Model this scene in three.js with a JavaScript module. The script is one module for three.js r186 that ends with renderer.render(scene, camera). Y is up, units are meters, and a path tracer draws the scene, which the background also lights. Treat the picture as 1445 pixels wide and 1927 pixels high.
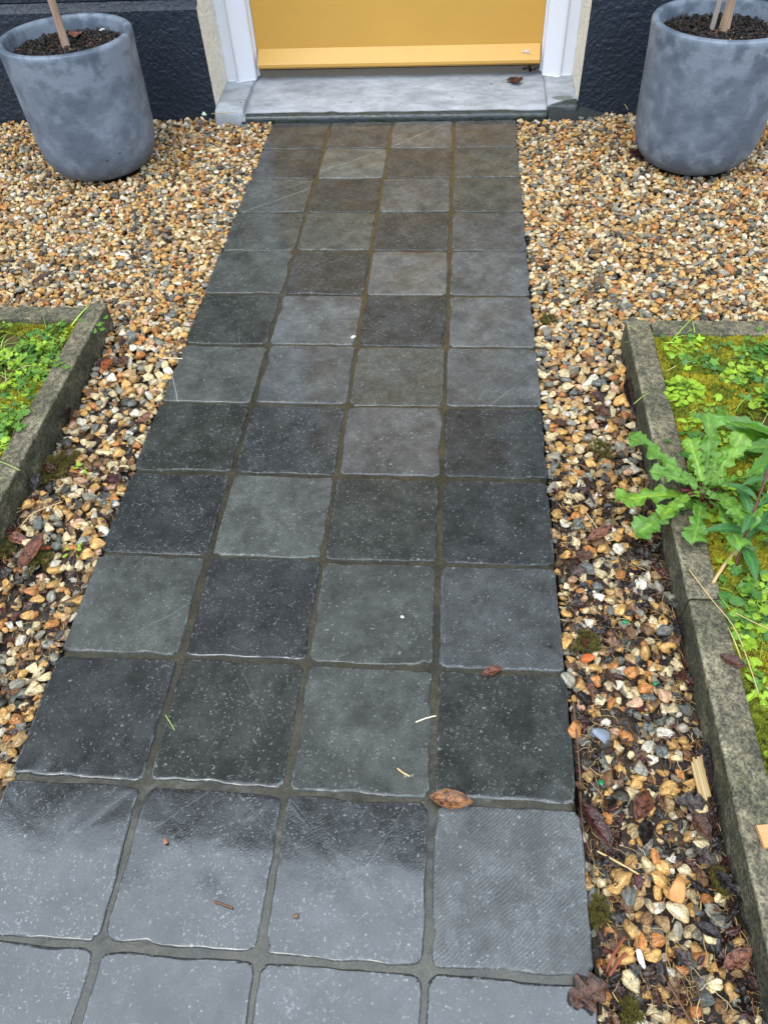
import * as THREE from 'three';
import { mergeGeometries, mergeVertices } from 'three/addons/utils/BufferGeometryUtils.js';

// ------------------------------------------------------------------ camera, sky, sun, exposure
const scene = new THREE.Scene();
const camera = new THREE.PerspectiveCamera(68.2, 1445 / 1927, 0.05, 400);
camera.position.set(0.2069, 1.0316, 2.5762);
camera.rotation.set(-0.8562, 0.1226, -0.0643, 'YXZ');
camera.updateMatrixWorld(true);
const renderer = new THREE.WebGLRenderer({ antialias: true });
renderer.toneMapping = THREE.LinearToneMapping;
renderer.toneMappingExposure = 1.5;
renderer.shadowMap.enabled = true;

function rngOf(seed) { let a = seed >>> 0; return () => { a = (a + 0x6D2B79F5) | 0; let t = Math.imul(a ^ (a >>> 15), 1 | a); t = (t + Math.imul(t ^ (t >>> 7), 61 | t)) ^ t; return ((t ^ (t >>> 14)) >>> 0) / 4294967296; }; }
const NS = 512, NZ = new Float32Array(NS * NS);
{ const r = rngOf(11); for (let i = 0; i < NS * NS; i++) NZ[i] = r(); }
const sm = t => t * t * (3 - 2 * t);
function vn(x, y) { const xi = Math.floor(x), yi = Math.floor(y), fx = sm(x - xi), fy = sm(y - yi); const a = xi & 511, b = (xi + 1) & 511, c = (yi & 511) * NS, d = ((yi + 1) & 511) * NS; return (NZ[c + a] * (1 - fx) + NZ[c + b] * fx) * (1 - fy) + (NZ[d + a] * (1 - fx) + NZ[d + b] * fx) * fy; }
function fbm(x, y, o = 4) { let s = 0, a = 0.5, n = 0; for (let i = 0; i < o; i++) { s += a * vn(x, y); n += a; x = x * 2.03 + 17.3; y = y * 2.03 + 9.1; a *= 0.5; } return s / n; }
function vn3(x, y, z) { const zi = Math.floor(z), f = sm(z - zi); return vn(x + zi * 37.7, y + zi * 91.3) * (1 - f) + vn(x + (zi + 1) * 37.7, y + (zi + 1) * 91.3) * f; }
const clamp = (x, a = 0, b = 1) => Math.min(b, Math.max(a, x));
const lerp = (a, b, t) => a + (b - a) * t;
const sstep = (a, b, x) => sm(clamp((x - a) / (b - a)));

// overcast sky: brighter overhead, broken softly by cloud
{
  const w = 256, h = 128, d = new Float32Array(w * h * 4);
  for (let j = 0; j < h; j++) for (let i = 0; i < w; i++) {
    const el = ((j + 0.5) / h - 0.5) * Math.PI, s = Math.max(0, Math.sin(el));
    const u = i / w * 16, c = lerp(fbm(u, j / 9, 4), fbm(u - 16, j / 9, 4), i / w);
    const L = el < 0 ? 0.3 : (0.46 + 1.25 * s) * (0.86 + 0.28 * c);
    const k = (j * w + i) * 4; d[k] = L * 0.85; d[k + 1] = L * 0.975; d[k + 2] = L * 1.12; d[k + 3] = 1;
  }
  const t = new THREE.DataTexture(d, w, h, THREE.RGBAFormat, THREE.FloatType);
  t.mapping = THREE.EquirectangularReflectionMapping; t.magFilter = t.minFilter = THREE.LinearFilter; t.wrapS = THREE.RepeatWrapping; t.needsUpdate = true;
  scene.background = t; scene.environment = t;
  scene.backgroundIntensity = 1.4; scene.environmentIntensity = 1.4;
}
const sun = new THREE.DirectionalLight(0xfff6e8, 0.9);
sun.position.set(-2.2, 7, 4.2); sun.target.position.set(0, 0, 1.2); sun.shadow.radius = 45;
sun.castShadow = true; sun.shadow.mapSize.set(2048, 2048);
Object.assign(sun.shadow.camera, { left: -3, right: 3, top: 4, bottom: -3, near: 0.5, far: 16 });
scene.add(sun, sun.target);

// ------------------------------------------------------------------ helpers
const inv = new THREE.Matrix4().copy(camera.matrixWorld);
function at(u, v, h = 0) {           // photograph pixel -> point on the level plane y = h
  const f = 1423.12, d = new THREE.Vector3((u - 722.5) / f, -(v - 963.5) / f, -1).transformDirection(inv);
  const t = (h - camera.position.y) / d.y; return new THREE.Vector3().copy(camera.position).addScaledVector(d, t);
}
const names = {};
function nm(n) { const k = names[n] = (names[n] ?? -1) + 1; return k ? `${n}_${String(k).padStart(3, '0')}` : n; }
function fin(o) { o.castShadow = true; o.receiveShadow = true; return o; }
function tag(o, label, category, group) { o.userData.label = label; o.userData.category = category; if (group) o.userData.group = group; return o; }
function top(o, name, label, category, group) { o.name = nm(name); tag(o, label, category, group); scene.add(o); return o; }
function part(parent, name, geo, m) { const o = fin(new THREE.Mesh(geo, m)); o.name = name; parent.add(o); return o; }
function struct(o, name) { o.name = nm(name); o.userData.kind = 'structure'; scene.add(o); return o; }
const lin = (r, g, b) => new THREE.Color().setRGB(r / 255, g / 255, b / 255, THREE.SRGBColorSpace);
function texOf(w, h, fn, srgb) {
  const d = new Uint8Array(w * h * 4), o = [0, 0, 0];
  for (let j = 0; j < h; j++) for (let i = 0; i < w; i++) { fn(i, j, o); const k = (j * w + i) * 4; d[k] = clamp(o[0], 0, 255); d[k + 1] = clamp(o[1], 0, 255); d[k + 2] = clamp(o[2], 0, 255); d[k + 3] = 255; }
  return dataTex(d, w, h, srgb);
}
function dataTex(d, w, h, srgb) { const t = new THREE.DataTexture(d, w, h); t.wrapS = t.wrapT = THREE.RepeatWrapping; t.magFilter = THREE.LinearFilter; t.minFilter = THREE.LinearMipmapLinearFilter; t.generateMipmaps = true; if (srgb) t.colorSpace = THREE.SRGBColorSpace; t.needsUpdate = true; return t; }
// noise that tiles over n cells
function tn(x, y, n) { const xi = Math.floor(x), yi = Math.floor(y), fx = sm(x - xi), fy = sm(y - yi), m = v => ((v % n) + n) % n; const a = m(xi), b = m(xi + 1), c = m(yi) * NS, d = m(yi + 1) * NS; return (NZ[c + a] * (1 - fx) + NZ[c + b] * fx) * (1 - fy) + (NZ[d + a] * (1 - fx) + NZ[d + b] * fx) * fy; }
function tfbm(u, v, n, o) { let s = 0, a = 0.5, q = 0; for (let i = 0; i < o; i++) { s += a * tn(u * n + i * 0.37, v * n + i * 0.71, n); q += a; n *= 2; a *= 0.55; } return s / q; }
function gridGeo(nu, nv, fn, uvf) {  // sheet of (nu+1) x (nv+1) points
  const p = [], uv = [], ix = [];
  for (let j = 0; j <= nv; j++) for (let i = 0; i <= nu; i++) { const q = fn(i / nu, j / nv); p.push(q[0], q[1], q[2]); const t = uvf ? uvf(i / nu, j / nv, q) : [i / nu, j / nv]; uv.push(t[0], t[1]); }
  for (let j = 0; j < nv; j++) for (let i = 0; i < nu; i++) { const a = j * (nu + 1) + i, b = a + 1, c = a + nu + 1, d = c + 1; ix.push(a, c, b, b, c, d); }
  const g = new THREE.BufferGeometry(); g.setAttribute('position', new THREE.Float32BufferAttribute(p, 3)); g.setAttribute('uv', new THREE.Float32BufferAttribute(uv, 2)); g.setIndex(ix); g.computeVertexNormals(); return g;
}
const std = o => new THREE.MeshStandardMaterial(o), phy = o => new THREE.MeshPhysicalMaterial(o);
function box(x0, x1, y0, y1, z0, z1) { const g = new THREE.BoxGeometry(x1 - x0, y1 - y0, z1 - z0); g.translate((x0 + x1) / 2, (y0 + y1) / 2, (z0 + z1) / 2); const p = g.attributes.position, n = g.attributes.normal, uv = g.attributes.uv; for (let i = 0; i < p.count; i++) { const ax = Math.abs(n.getX(i)) > 0.5, ay = Math.abs(n.getY(i)) > 0.5; uv.setXY(i, ax ? p.getZ(i) : p.getX(i), ay ? p.getZ(i) : p.getY(i)); } return g; }

// ------------------------------------------------------------------ ground
const soilTex = texOf(512, 512, (i, j, o) => { const u = i / 512, v = j / 512, n = tfbm(u, v, 8, 5), f = tn(u * 128, v * 128, 128); const k = 14 + 58 * n * n * 1.5 + 34 * f * f; o[0] = k * 1.14; o[1] = k * 0.92; o[2] = k * 0.72; }, true);
const soilMat = std({ map: soilTex, bumpMap: soilTex, bumpScale: 0.006, roughness: 0.7 });
{ const g = new THREE.PlaneGeometry(240, 240); g.rotateX(-Math.PI / 2); const uv = g.attributes.uv; for (let i = 0; i < uv.count; i++) uv.setXY(i, uv.getX(i) * 300, uv.getY(i) * 300);
  const o = fin(new THREE.Mesh(g, soilMat)); o.position.y = -0.075; struct(o, 'ground'); }

// height field over the garden, used to drop stones and to rest litter on them
const GX0 = -2.0, GZ0 = -0.12, GC = 0.004, GW = 1000, GH = 900;
const HF = new Float32Array(GW * GH).fill(-0.07);
const KX = 0.58;  // kerb outer faces
function isGravel(x, z) {
  if (z < 0.0 + (Math.abs(x) > 0.585 ? -0.03 : 0.012) || z > 3.3) return 0;
  if (x < -0.397 && z < 1.142 && x > -1.98) return 1;
  if (x > 0.397 && z < 1.172 && x < 1.98) return 1;
  if (x < -0.397 && x > -0.580 && z >= 1.142) return 2;
  if (x > 0.397 && x < 0.577 && z >= 1.172) return 2;
  return 0;
}
function bedY(x, z) {                // the earth under the stones
  const strip = Math.max(sstep(1.0, 1.3, z), 0);
  const wide = -0.022 + 0.016 * (fbm(x * 5 + 40, z * 5 + 12, 3) - 0.5) + 0.006;
  const st = -0.012 + 0.014 * (fbm(x * 14 + 3, z * 14 + 8, 3) - 0.5) + 0.006 * (fbm(x * 60, z * 60, 2) - 0.5) - 0.004 * sstep(0.43, 0.405, Math.abs(x));
  return lerp(wide, st, strip);
}
for (let j = 0; j < GH; j++) for (let i = 0; i < GW; i++) { const x = GX0 + i * GC, z = GZ0 + j * GC; if (isGravel(x, z)) HF[j * GW + i] = bedY(x, z); }
function hAt(x, z, r = 0.006) { let m = -1; const i0 = Math.max(0, Math.floor((x - r - GX0) / GC)), i1 = Math.min(GW - 1, Math.ceil((x + r - GX0) / GC)), j0 = Math.max(0, Math.floor((z - r - GZ0) / GC)), j1 = Math.min(GH - 1, Math.ceil((z + r - GZ0) / GC)); for (let j = j0; j <= j1; j++) for (let i = i0; i <= i1; i++) m = Math.max(m, HF[j * GW + i]); return m; }
{
  const mk = (x0, x1, z0, z1, c) => gridGeo(Math.ceil((x1 - x0) / c), Math.ceil((z1 - z0) / c), (u, v) => { const x = lerp(x0, x1, u), z = lerp(z0, z1, v); return [x, bedY(x, z) - 0.001, z]; }, (u, v, q) => [q[0] * 2.2, q[2] * 2.2]);
  const grp = new THREE.Group(); struct(grp, 'gravel_bed');
  part(grp, 'earth', mk(-2.0, -0.4, -0.05, 1.15, 0.016), soilMat); part(grp, 'earth', mk(0.4, 2.0, -0.05, 1.18, 0.016), soilMat);
  part(grp, 'earth', mk(-0.585, -0.4, 1.15, 3.3, 0.007), soilMat); part(grp, 'earth', mk(0.4, 0.582, 1.18, 3.3, 0.007), soilMat);
}

// ------------------------------------------------------------------ paving
const ROWS = 16, CELL = 256, AT = 2048;
// d dark, m middle, l light with saw marks, r middle with saw marks; second letter tint: b blue, g green, n brown
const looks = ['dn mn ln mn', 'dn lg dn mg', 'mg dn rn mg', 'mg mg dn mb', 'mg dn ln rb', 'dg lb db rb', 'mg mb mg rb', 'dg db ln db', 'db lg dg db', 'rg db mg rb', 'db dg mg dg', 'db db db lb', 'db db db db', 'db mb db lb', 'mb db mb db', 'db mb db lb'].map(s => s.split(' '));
const veins = [[0, 2, .05, .95, .95, .02, 1], [1, 1, -.02, .8, 1.02, .05, 1], [2, 0, .1, 1.0, 1.0, .28, 1], [2, 0, -.1, .75, 1, .05, .55], [1, 0, .5, .2, .7, .35, .5], [6, 0, -.02, .45, .22, 1.02, 1.2], [6, 0, .7, .6, .95, .95, .45], [6, 3, .45, .98, 1.0, .35, .5], [9, 0, .6, .78, 1.02, .45, .6], [11, 1, .15, .3, .5, .0, .6], [11, 2, .6, .45, .8, .1, .4], [10, 1, .5, .1, .8, .55, .3], [4, 3, .1, .85, .8, .1, .3]];
const pavC = new Uint8Array(AT * AT * 4), pavB = new Uint8Array(AT * AT * 4), pavR = new Uint8Array(AT * AT * 4);
{
  const R = rngOf(5), N = CELL, sp = new Float32Array(N * N);
  for (let r = 0; r < ROWS; r++) for (let c = 0; c < 4; c++) {
    const id = r * 4 + c, ox = (id % 8) * N, oy = Math.floor(id / 8) * N, [ty, ti] = looks[r][c];
    sp.fill(0);
    const put = (x, y, a) => { x |= 0; y |= 0; if (x >= 0 && y >= 0 && x < N && y < N) sp[y * N + x] = Math.max(sp[y * N + x], a); };
    const blob = (x, y, rr, a) => { for (let b = Math.floor(y - rr - 1); b <= y + rr + 1; b++) for (let q = Math.floor(x - rr - 1); q <= x + rr + 1; q++) { const d = clamp(rr + 0.5 - Math.hypot(q - x, b - y)); if (d > 0) put(q, b, a * d); } };
    const nsp = (ty === 'd' ? 1150 : ty === 'm' ? 950 : 600) * (0.6 + 0.8 * R()), scx = R() * 200;
    for (let k = 0; k < nsp; k++) {   // fossil specks: dots, dashes, small rings
      const x = R() * N, y = R() * N, a = 0.15 + 0.85 * Math.pow(R(), 3), an = R() * 6.28, q = R(); if (R() > 0.25 + 1.5 * sstep(0.35, 0.65, fbm(scx + x / 40, y / 40, 3))) continue;
      if (q < 0.5) blob(x, y, 0.5 + R() * 0.75, a); else if (q < 0.975) { const l = 1.5 + R() * 4; for (let s = 0; s < l; s += 0.7) blob(x + Math.cos(an) * s, y + Math.sin(an) * s, 0.55, a * 0.9); }
      else { const rr = 1.5 + R() * 3.5, arc = 2 + R() * 3; for (let s = 0; s < arc; s += 0.25) blob(x + Math.cos(an + s) * rr, y + Math.sin(an + s) * rr * 0.8, 0.5, a * 0.8); }
    }
    for (let k = 0; k < 7; k++) { const x = R() * N, y = R() * N, rr = 1 + R() * 1.8; for (let b = -3; b <= 3; b++) for (let a2 = -3; a2 <= 3; a2++) if (a2 * a2 + b * b < rr * rr) put(x + a2, y + b, 0.3 + 0.3 * R()); }
    for (let k = 0; k < 3; k++) { const x = R() * N, y = R() * N, an = R() * 6.28, l = 6 + R() * 22; for (let s = 0; s < l; s++) put(x + Math.cos(an + s * 0.01) * s, y + Math.sin(an + s * 0.01) * s, 0.22); }
    for (const v of veins) if (v[0] === r && v[1] === c) { const [, , x0, y0, x1, y1, w] = v; for (let s = 0; s <= 1; s += 0.001) { const j = 7 * (fbm(s * 5 + id, w * 9, 3) - 0.5), x = lerp(x0, x1, s) * N + j, y = lerp(y0, y1, s) * N + j * 0.7, a = w * (0.45 + 0.5 * vn(s * 60, id)); blob(x, y, w > 0.8 ? 0.9 : 0.5, a * 1.1); } }
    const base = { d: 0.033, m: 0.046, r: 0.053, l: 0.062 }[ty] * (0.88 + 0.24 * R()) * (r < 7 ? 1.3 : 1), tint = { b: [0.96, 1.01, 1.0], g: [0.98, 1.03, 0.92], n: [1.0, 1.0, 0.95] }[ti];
    const rib = (ty === 'l' || ty === 'r') ? (ty === 'l' ? 1 : 0.75) : 0.12, ang = 0.55 + 0.25 * R(), ca = Math.cos(ang), sa = Math.sin(ang), ph = R() * 50, per = 4.6 + R() * 1.6;
    const sx = R() * 300, sy = R() * 300;
    for (let j = 0; j < N; j++) for (let i = 0; i < N; i++) {
      const m1 = fbm(sx + i / 46, sy + j / 46, 3), m2 = fbm(sx + i / 13 + 90, sy + j / 13, 3), g = vn(i * 0.9 + sx, j * 0.9 + sy), g2 = NZ[((i * 7 + j * 131 + id * 977) & 262143)];
      const w = i * sa + j * ca, rb = rib * (Math.sin((w / per) * 6.283 + 1.2 * fbm(i / 30 + ph, j / 30, 2) * 6) * 0.5 + 0.5) * (0.35 + 0.65 * vn(i / 9 + ph, j / 9)) ;
      const dist = Math.min(i, j, N - 1 - i, N - 1 - j) / N * 0.2;      // metres from the cell border
      let a = base * (0.5 + 1.0 * m1) * (0.7 + 0.6 * m2) * (0.68 + 0.64 * g) * (0.74 + 0.52 * g2) * (1 + 0.45 * rb * (rib > 0.3 ? 1 : 0.4));
      const edge = dist > 0.0050 && dist < 0.0078 + 0.002 * (g - 0.5) ? 0.045 * sstep(0.5, 0.75, fbm(i / 7 + sx, j / 7, 2)) : 0;   // bruised pale arris
      const s = sp[j * N + i]; a += s * 0.33 * (0.6 + 0.4 * g) + edge;
      const k = ((oy + j) * AT + ox + i) * 4;
      for (let q = 0; q < 3; q++) { const t = lerp(tint[q], 1, clamp(s + edge * 5)); const l = a * t; pavC[k + q] = 255 * (l <= 0.0031308 ? 12.92 * l : 1.055 * Math.pow(l, 1 / 2.4) - 0.055); }
      pavC[k + 3] = 255;
      const b = 110 + 50 * (m2 - 0.5) + 26 * (g - 0.5) + 34 * (g2 - 0.5) * (ty === 'd' ? 0.5 : 1) + 70 * rb; pavB[k] = pavB[k + 1] = pavB[k + 2] = clamp(b, 0, 255); pavB[k + 3] = 255;
      const wet = sstep(0.36, 0.66, fbm(sx + i / 60 + 40, sy + j / 60 + 7, 4)); const ro = lerp(0.34, 0.72, 1 - wet) + 0.16 * (g2 - 0.5); pavR[k] = pavR[k + 1] = pavR[k + 2] = 255 * clamp(ro); pavR[k + 3] = 255;
    }
  }
}
const tC = dataTex(pavC, AT, AT, true), tB = dataTex(pavB, AT, AT), tR = dataTex(pavR, AT, AT);
const tK = texOf(512, 512, (i, j, o) => { const u = i / 512, v = j / 512, n = tfbm(u, v, 24, 4), f = tn(u * 230, v * 230, 230), k = 0.03 + 0.22 * sstep(0.45, 0.75, n) + 0.16 * f * f; o[0] = o[1] = o[2] = 255 * k; }); tK.repeat.set(2, 2);
const paveWet = phy({ map: tC, bumpMap: tB, bumpScale: 0.0005, roughnessMap: tR, roughness: 0.28, ior: 1.6, specularIntensity: 1, clearcoat: 0.5, clearcoatRoughnessMap: tK, clearcoatRoughness: 0.8 });
const paveFar = phy({ map: tC, bumpMap: tB, bumpScale: 0.001, roughnessMap: tR, roughness: 1, ior: 1.45, specularIntensity: 0.25, clearcoat: 0.5, clearcoatRoughness: 0.05 });
const paveMid = phy({ map: tC, bumpMap: tB, bumpScale: 0.0012, roughnessMap: tR, roughness: 1, ior: 1.5, specularIntensity: 0.7, clearcoat: 0.7, clearcoatRoughness: 0.07 });
const paveRib = phy({ map: tC, bumpMap: tB, bumpScale: 0.0016, roughnessMap: tR, roughness: 1, ior: 1.5, specularIntensity: 0.7, clearcoat: 0.55, clearcoatRoughness: 0.26 });
function stoneGeo(w, d, id, R) {
  const ns = 26, per = ns * 4, seed = R() * 400, rc0 = 0.011 + R() * 0.006, hw = w / 2, hd = d / 2;
  const chips = Array.from({ length: 8 }, () => [R() * per, 0.0008 + R() * 0.0026, 1.2 + R() * 1.6]);
  const wobble = k => { let ins = 0.0042 * (fbm(seed + k * 0.3, 3, 3) - 0.45) + 0.0008 * (vn(seed + k * 1.1, 9) - 0.5); for (const [p, a, wd] of chips) { let q = Math.abs(k - p); q = Math.min(q, per - q); ins += a * Math.exp(-q * q / wd / wd); } return ins; };
  const outl = (k, ins) => {         // rounded square shrunk by ins; samples crowd at the corners
    const a = hw - ins, b = hd - ins, rc = Math.max(rc0 - ins * 0.6, 0.003), side = Math.floor(k / ns), t = Math.sin(((k % ns) / ns * 2 - 1) * Math.PI / 2 * 0.98) ; let x, z;
    if (side === 0) { x = t; z = -1; } else if (side === 1) { x = 1; z = t; } else if (side === 2) { x = -t; z = 1; } else { x = -1; z = -t; }
    x *= a; z *= b; const cx = clamp(x, -a + rc, a - rc), cz = clamp(z, -b + rc, b - rc), dx = x - cx, dz = z - cz, l = Math.hypot(dx, dz) || 1; return [cx + dx / l * rc, cz + dz / l * rc]; };
  const tx = (R() - 0.5) * 0.008, tz = (R() - 0.5) * 0.008, wav = 0.0011;
  const topY = (x, z) => x * tx + z * tz + wav * (fbm(seed + x * 16, seed + z * 16, 3) - 0.5) * 2;
  const prof = [[0, -0.05], [0, -0.012], [0.0004, -0.0042], [0.0013, -0.0013], [0.0026, -0.0003], [0.0038, 0], [0.0085, 0]];
  const P = [], U = [], I = []; const uvOf = (x, z) => { const u = clamp(0.5 + x / 0.2, 0.012, 0.988), v = clamp(0.5 + z / 0.2, 0.012, 0.988); U.push(((id % 8) + u) / 8, (Math.floor(id / 8) + v) / 8); };
  prof.forEach(([ins, y], ri) => { for (let k = 0; k < per; k++) { const wb = ri > 1 ? 1 + 0.6 * (vn(seed + k * 0.8, ri) - 0.5) : 1, [X, Z] = outl(k, wobble(k) * (ri > 5 ? 0.5 : 1) + ins * wb); P.push(X, y + (ri > 1 ? topY(X, Z) : 0), Z); uvOf(X, Z); } });
  const sc = [0.74, 0.5, 0.28, 0.1];
  for (const s of sc) for (let k = 0; k < per; k++) { let [X, Z] = outl(k, 0.012); X *= s; Z *= s; P.push(X, topY(X, Z), Z); uvOf(X, Z); }
  const nr = prof.length + sc.length; for (let r = 0; r < nr - 1; r++) for (let k = 0; k < per; k++) { const a = r * per + k, b = r * per + (k + 1) % per, c = a + per, e = b + per; I.push(a, c, b, b, c, e); }
  const cc = P.length / 3; P.push(0, topY(0, 0), 0); uvOf(0, 0); for (let k = 0; k < per; k++) I.push((nr - 1) * per + k, cc, (nr - 1) * per + (k + 1) % per);
  const g = new THREE.BufferGeometry(); g.setAttribute('position', new THREE.Float32BufferAttribute(P, 3)); g.setAttribute('uv', new THREE.Float32BufferAttribute(U, 2)); g.setIndex(I); g.computeVertexNormals(); return g;
}
const path = struct(new THREE.Group(), 'path');
{
  const R = rngOf(21);
  for (let r = 0; r < ROWS; r++) for (let c = 0; c < 4; c++) {
    const id = r * 4 + c, ty = looks[r][c][0], jw = r < 4 ? 0.0055 : 0.0055;
    const g = stoneGeo(0.2 - jw + (R() - 0.5) * 0.003, 0.2 - (r < 5 ? 0.0035 : 0.0048) + (R() - 0.5) * 0.003, id, R);
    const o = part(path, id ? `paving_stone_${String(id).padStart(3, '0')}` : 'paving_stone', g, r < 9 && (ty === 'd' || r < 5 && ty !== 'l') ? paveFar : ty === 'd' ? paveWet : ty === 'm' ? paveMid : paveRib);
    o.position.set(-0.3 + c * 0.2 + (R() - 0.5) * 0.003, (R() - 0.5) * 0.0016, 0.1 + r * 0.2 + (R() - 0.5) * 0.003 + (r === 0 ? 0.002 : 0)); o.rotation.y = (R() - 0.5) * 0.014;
  }
  const siltTex = texOf(512, 512, (i, j, o) => { const u = i / 512, v = j / 512, n = tfbm(u, v, 10, 5), f = tn(u * 200, v * 200, 200), k = 0.55 + 0.6 * n + 0.5 * (f - 0.5); o[0] = 60 * k; o[1] = 56 * k; o[2] = 42 * k; }, true);
  const siltM = phy({ map: siltTex, bumpMap: siltTex, bumpScale: 0.002, roughness: 0.42, ior: 1.45, clearcoat: 0.6, clearcoatRoughness: 0.16 });
  const g = gridGeo(190, 780, (u, v) => { const x = lerp(-0.393, 0.393, u), z = lerp(0.003, 3.2, v); return [x, -0.0026 + 0.0026 * (fbm(x * 14, z * 14 + 5, 2) - 0.5) + 0.0009 * (fbm(x * 80, z * 80, 2) - 0.5) - 0.006 * sstep(0.386, 0.393, Math.abs(x)), z]; }, (u, v, q) => [q[0] * 3, q[2] * 3]);
  part(path, 'joint_silt', g, siltM);
}
// ------------------------------------------------------------------ house front
{
  const house = top(new THREE.Group(), 'house', 'dark navy rendered house front with a white framed yellow door', 'house');
  const rcB = texOf(1024, 1024, (i, j, o) => { const u = i / 1024, v = j / 1024; const a = tfbm(u, v, 64, 4), b = tfbm(u + 0.3, v, 16, 3); const k = 255 * clamp(0.15 + 1.0 * sstep(0.3, 0.75, a) * (0.6 + 0.5 * b)); o[0] = o[1] = o[2] = k; });
  const rcC = texOf(512, 512, (i, j, o) => { const u = i / 512, v = j / 512, n = tfbm(u, v, 12, 5), s = tn(u * 180, v * 180, 180) > 0.985 ? 26 : 0; const k = 0.86 + 0.28 * n; o[0] = 27 * k + s; o[1] = 37 * k + s; o[2] = 50 * k + s; }, true);
  const navy = std({ map: rcC, bumpMap: rcB, bumpScale: 0.002, roughness: 0.5 });
  for (const t of [rcB, rcC]) { t.repeat.set(1.6, 1.6); }
  const wallGeo = (x0, x1, y0, y1, z0, z1) => box(x0, x1, y0, y1, z0, z1);
  // wall (set back above the plinth), opening 1.17 wide and 2.2 high
  part(house, 'wall', mergeGeometries([wallGeo(-5, -0.588, 0.342, 6.1, -0.36, -0.052), wallGeo(0.592, 5, 0.342, 6.1, -0.36, -0.052), wallGeo(-0.588, 0.592, 2.24, 6.1, -0.36, -0.052)]), navy);
  const plinth = (x0, x1) => { const s = new THREE.Shape([[-0.36, -0.12], [-0.03, -0.12], [-0.03, 0.318], [-0.036, 0.326], [-0.052, 0.339], [-0.36, 0.339]].map(p => new THREE.Vector2(-p[0], p[1])));
    const g = new THREE.ExtrudeGeometry(s, { depth: x1 - x0, bevelEnabled: false }); g.rotateY(Math.PI / 2); g.translate(x0, 0, 0); // shape x -> -z
    const p = g.attributes.position, n = g.attributes.normal, uv = g.attributes.uv; for (let i = 0; i < p.count; i++) uv.setXY(i, Math.abs(n.getX(i)) > 0.5 ? p.getZ(i) : p.getX(i), p.getY(i) - p.getZ(i)); return g; };
  part(house, 'plinth', plinth(-5, -0.588), navy); part(house, 'plinth', plinth(0.592, 5), navy);
  // cream rough-cast reveals, with an uneven painted front edge
  const crB = texOf(512, 512, (i, j, o) => { const u = i / 512, v = j / 512; o[0] = o[1] = o[2] = 255 * clamp(0.1 + 1.1 * tfbm(u, v, 60, 3)); });
  const crC = texOf(512, 512, (i, j, o) => { const u = i / 512, v = j / 512, k = 0.9 + 0.2 * tfbm(u, v, 40, 4); o[0] = 216 * k; o[1] = 211 * k; o[2] = 196 * k; }, true);
  crB.repeat.set(2.4, 2.4); crC.repeat.set(2.4, 2.4);
  const cream = std({ map: crC, bumpMap: crB, bumpScale: 0.004, roughness: 0.85 });
  const reveal = (xw, dir) => { const g = gridGeo(10, 220, (u, v) => { const y = lerp(0.03, 2.236, v), zf = (y > 0.33 ? -0.0525 : -0.0305) + 0.004 * (fbm(y * 60 + xw * 9, 4, 3) - 0.5); const z = lerp(zf, -0.232, u), bulge = (u === 0 ? -0.0008 : 0.0035 + 0.0022 * (vn(y * 110, u * 30) - 0.5) - 0.002 * (1 - Math.min(1, u * 8))); return [xw + dir * bulge, y, z]; }, (u, v, q) => [q[2], q[1]]); if (dir > 0) g.index.array.reverse?.(); g.computeVertexNormals(); return g; };
  cream.side = THREE.DoubleSide;
  part(house, 'reveal', reveal(-0.588, 1), cream); part(house, 'reveal', reveal(0.592, -1), cream);
  part(house, 'lintel_soffit', box(-0.586, 0.590, 2.222, 2.238, -0.23, -0.05), cream);
  // frame: moulded jambs and head
  const white = std({ color: lin(218, 219, 226), roughness: 0.35 });
  const prof = [[0, 0], [0.036, 0], [0.038, 0.006], [0.041, 0.009], [0.048, 0.009], [0.051, 0.006], [0.094, -0.012], [0.098, -0.017], [0.0985, -0.046], [0.104, -0.048], [0.104, -0.11], [0, -0.11]];
  const jamb = (x, dir, y0, y1) => { const s = new THREE.Shape(prof.map(([a, b]) => new THREE.Vector2(x + dir * a, 0.218 - b))); const g = new THREE.ExtrudeGeometry(s, { depth: y1 - y0, bevelEnabled: false }); g.rotateX(-Math.PI / 2); g.translate(0, y0, 0); return g; };
  const frame = part(house, 'door_frame', jamb(-0.584, 1, 0.049, 2.218), white);
  part(house, 'door_frame', jamb(0.588, -1, 0.049, 2.218), white);
  part(house, 'door_frame', box(-0.484, 0.488, 2.12, 2.217, -0.32, -0.226), white);
  // white beads of sealant where the jambs meet the stone
  { const bead = (x0, x1, sd) => { const pts = []; for (let i = 0; i <= 14; i++) { const x = lerp(x0, x1, i / 14), a = Math.abs(x) > 0.55 ? 0 : Math.abs(x) > 0.53 ? 0.009 : lerp(0.004, -0.012, (0.53 - Math.abs(x)) / 0.045); pts.push(new THREE.Vector3(x, 0.0505 + 0.002 * (vn(x * 300, sd) - 0.5), -0.2155 + a + 0.001 * vn(x * 200, 2))); } return new THREE.TubeGeometry(new THREE.CatmullRomCurve3(pts), 40, 0.0035, 6); };
    part(house, 'sealant_bead', bead(-0.582, -0.488, 1), white); part(house, 'sealant_bead', bead(0.586, 0.492, 2), white); }
  // door: leaf and projecting weather bar
  const yel = texOf(512, 256, (i, j, o) => { const u = i / 512, v = j / 256, n = tfbm(u, v, 6, 4), f = tn(u * 30, v * 200, 30), k = 0.965 + 0.05 * n + 0.015 * (f - 0.5); o[0] = 203 * k; o[1] = 156 * k; o[2] = 72 * k; }, true);
  const yellow = phy({ map: yel, roughness: 0.38, clearcoat: 0.25, clearcoatRoughness: 0.2 });
  const door = new THREE.Group(); door.name = 'door'; house.add(door);
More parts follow.
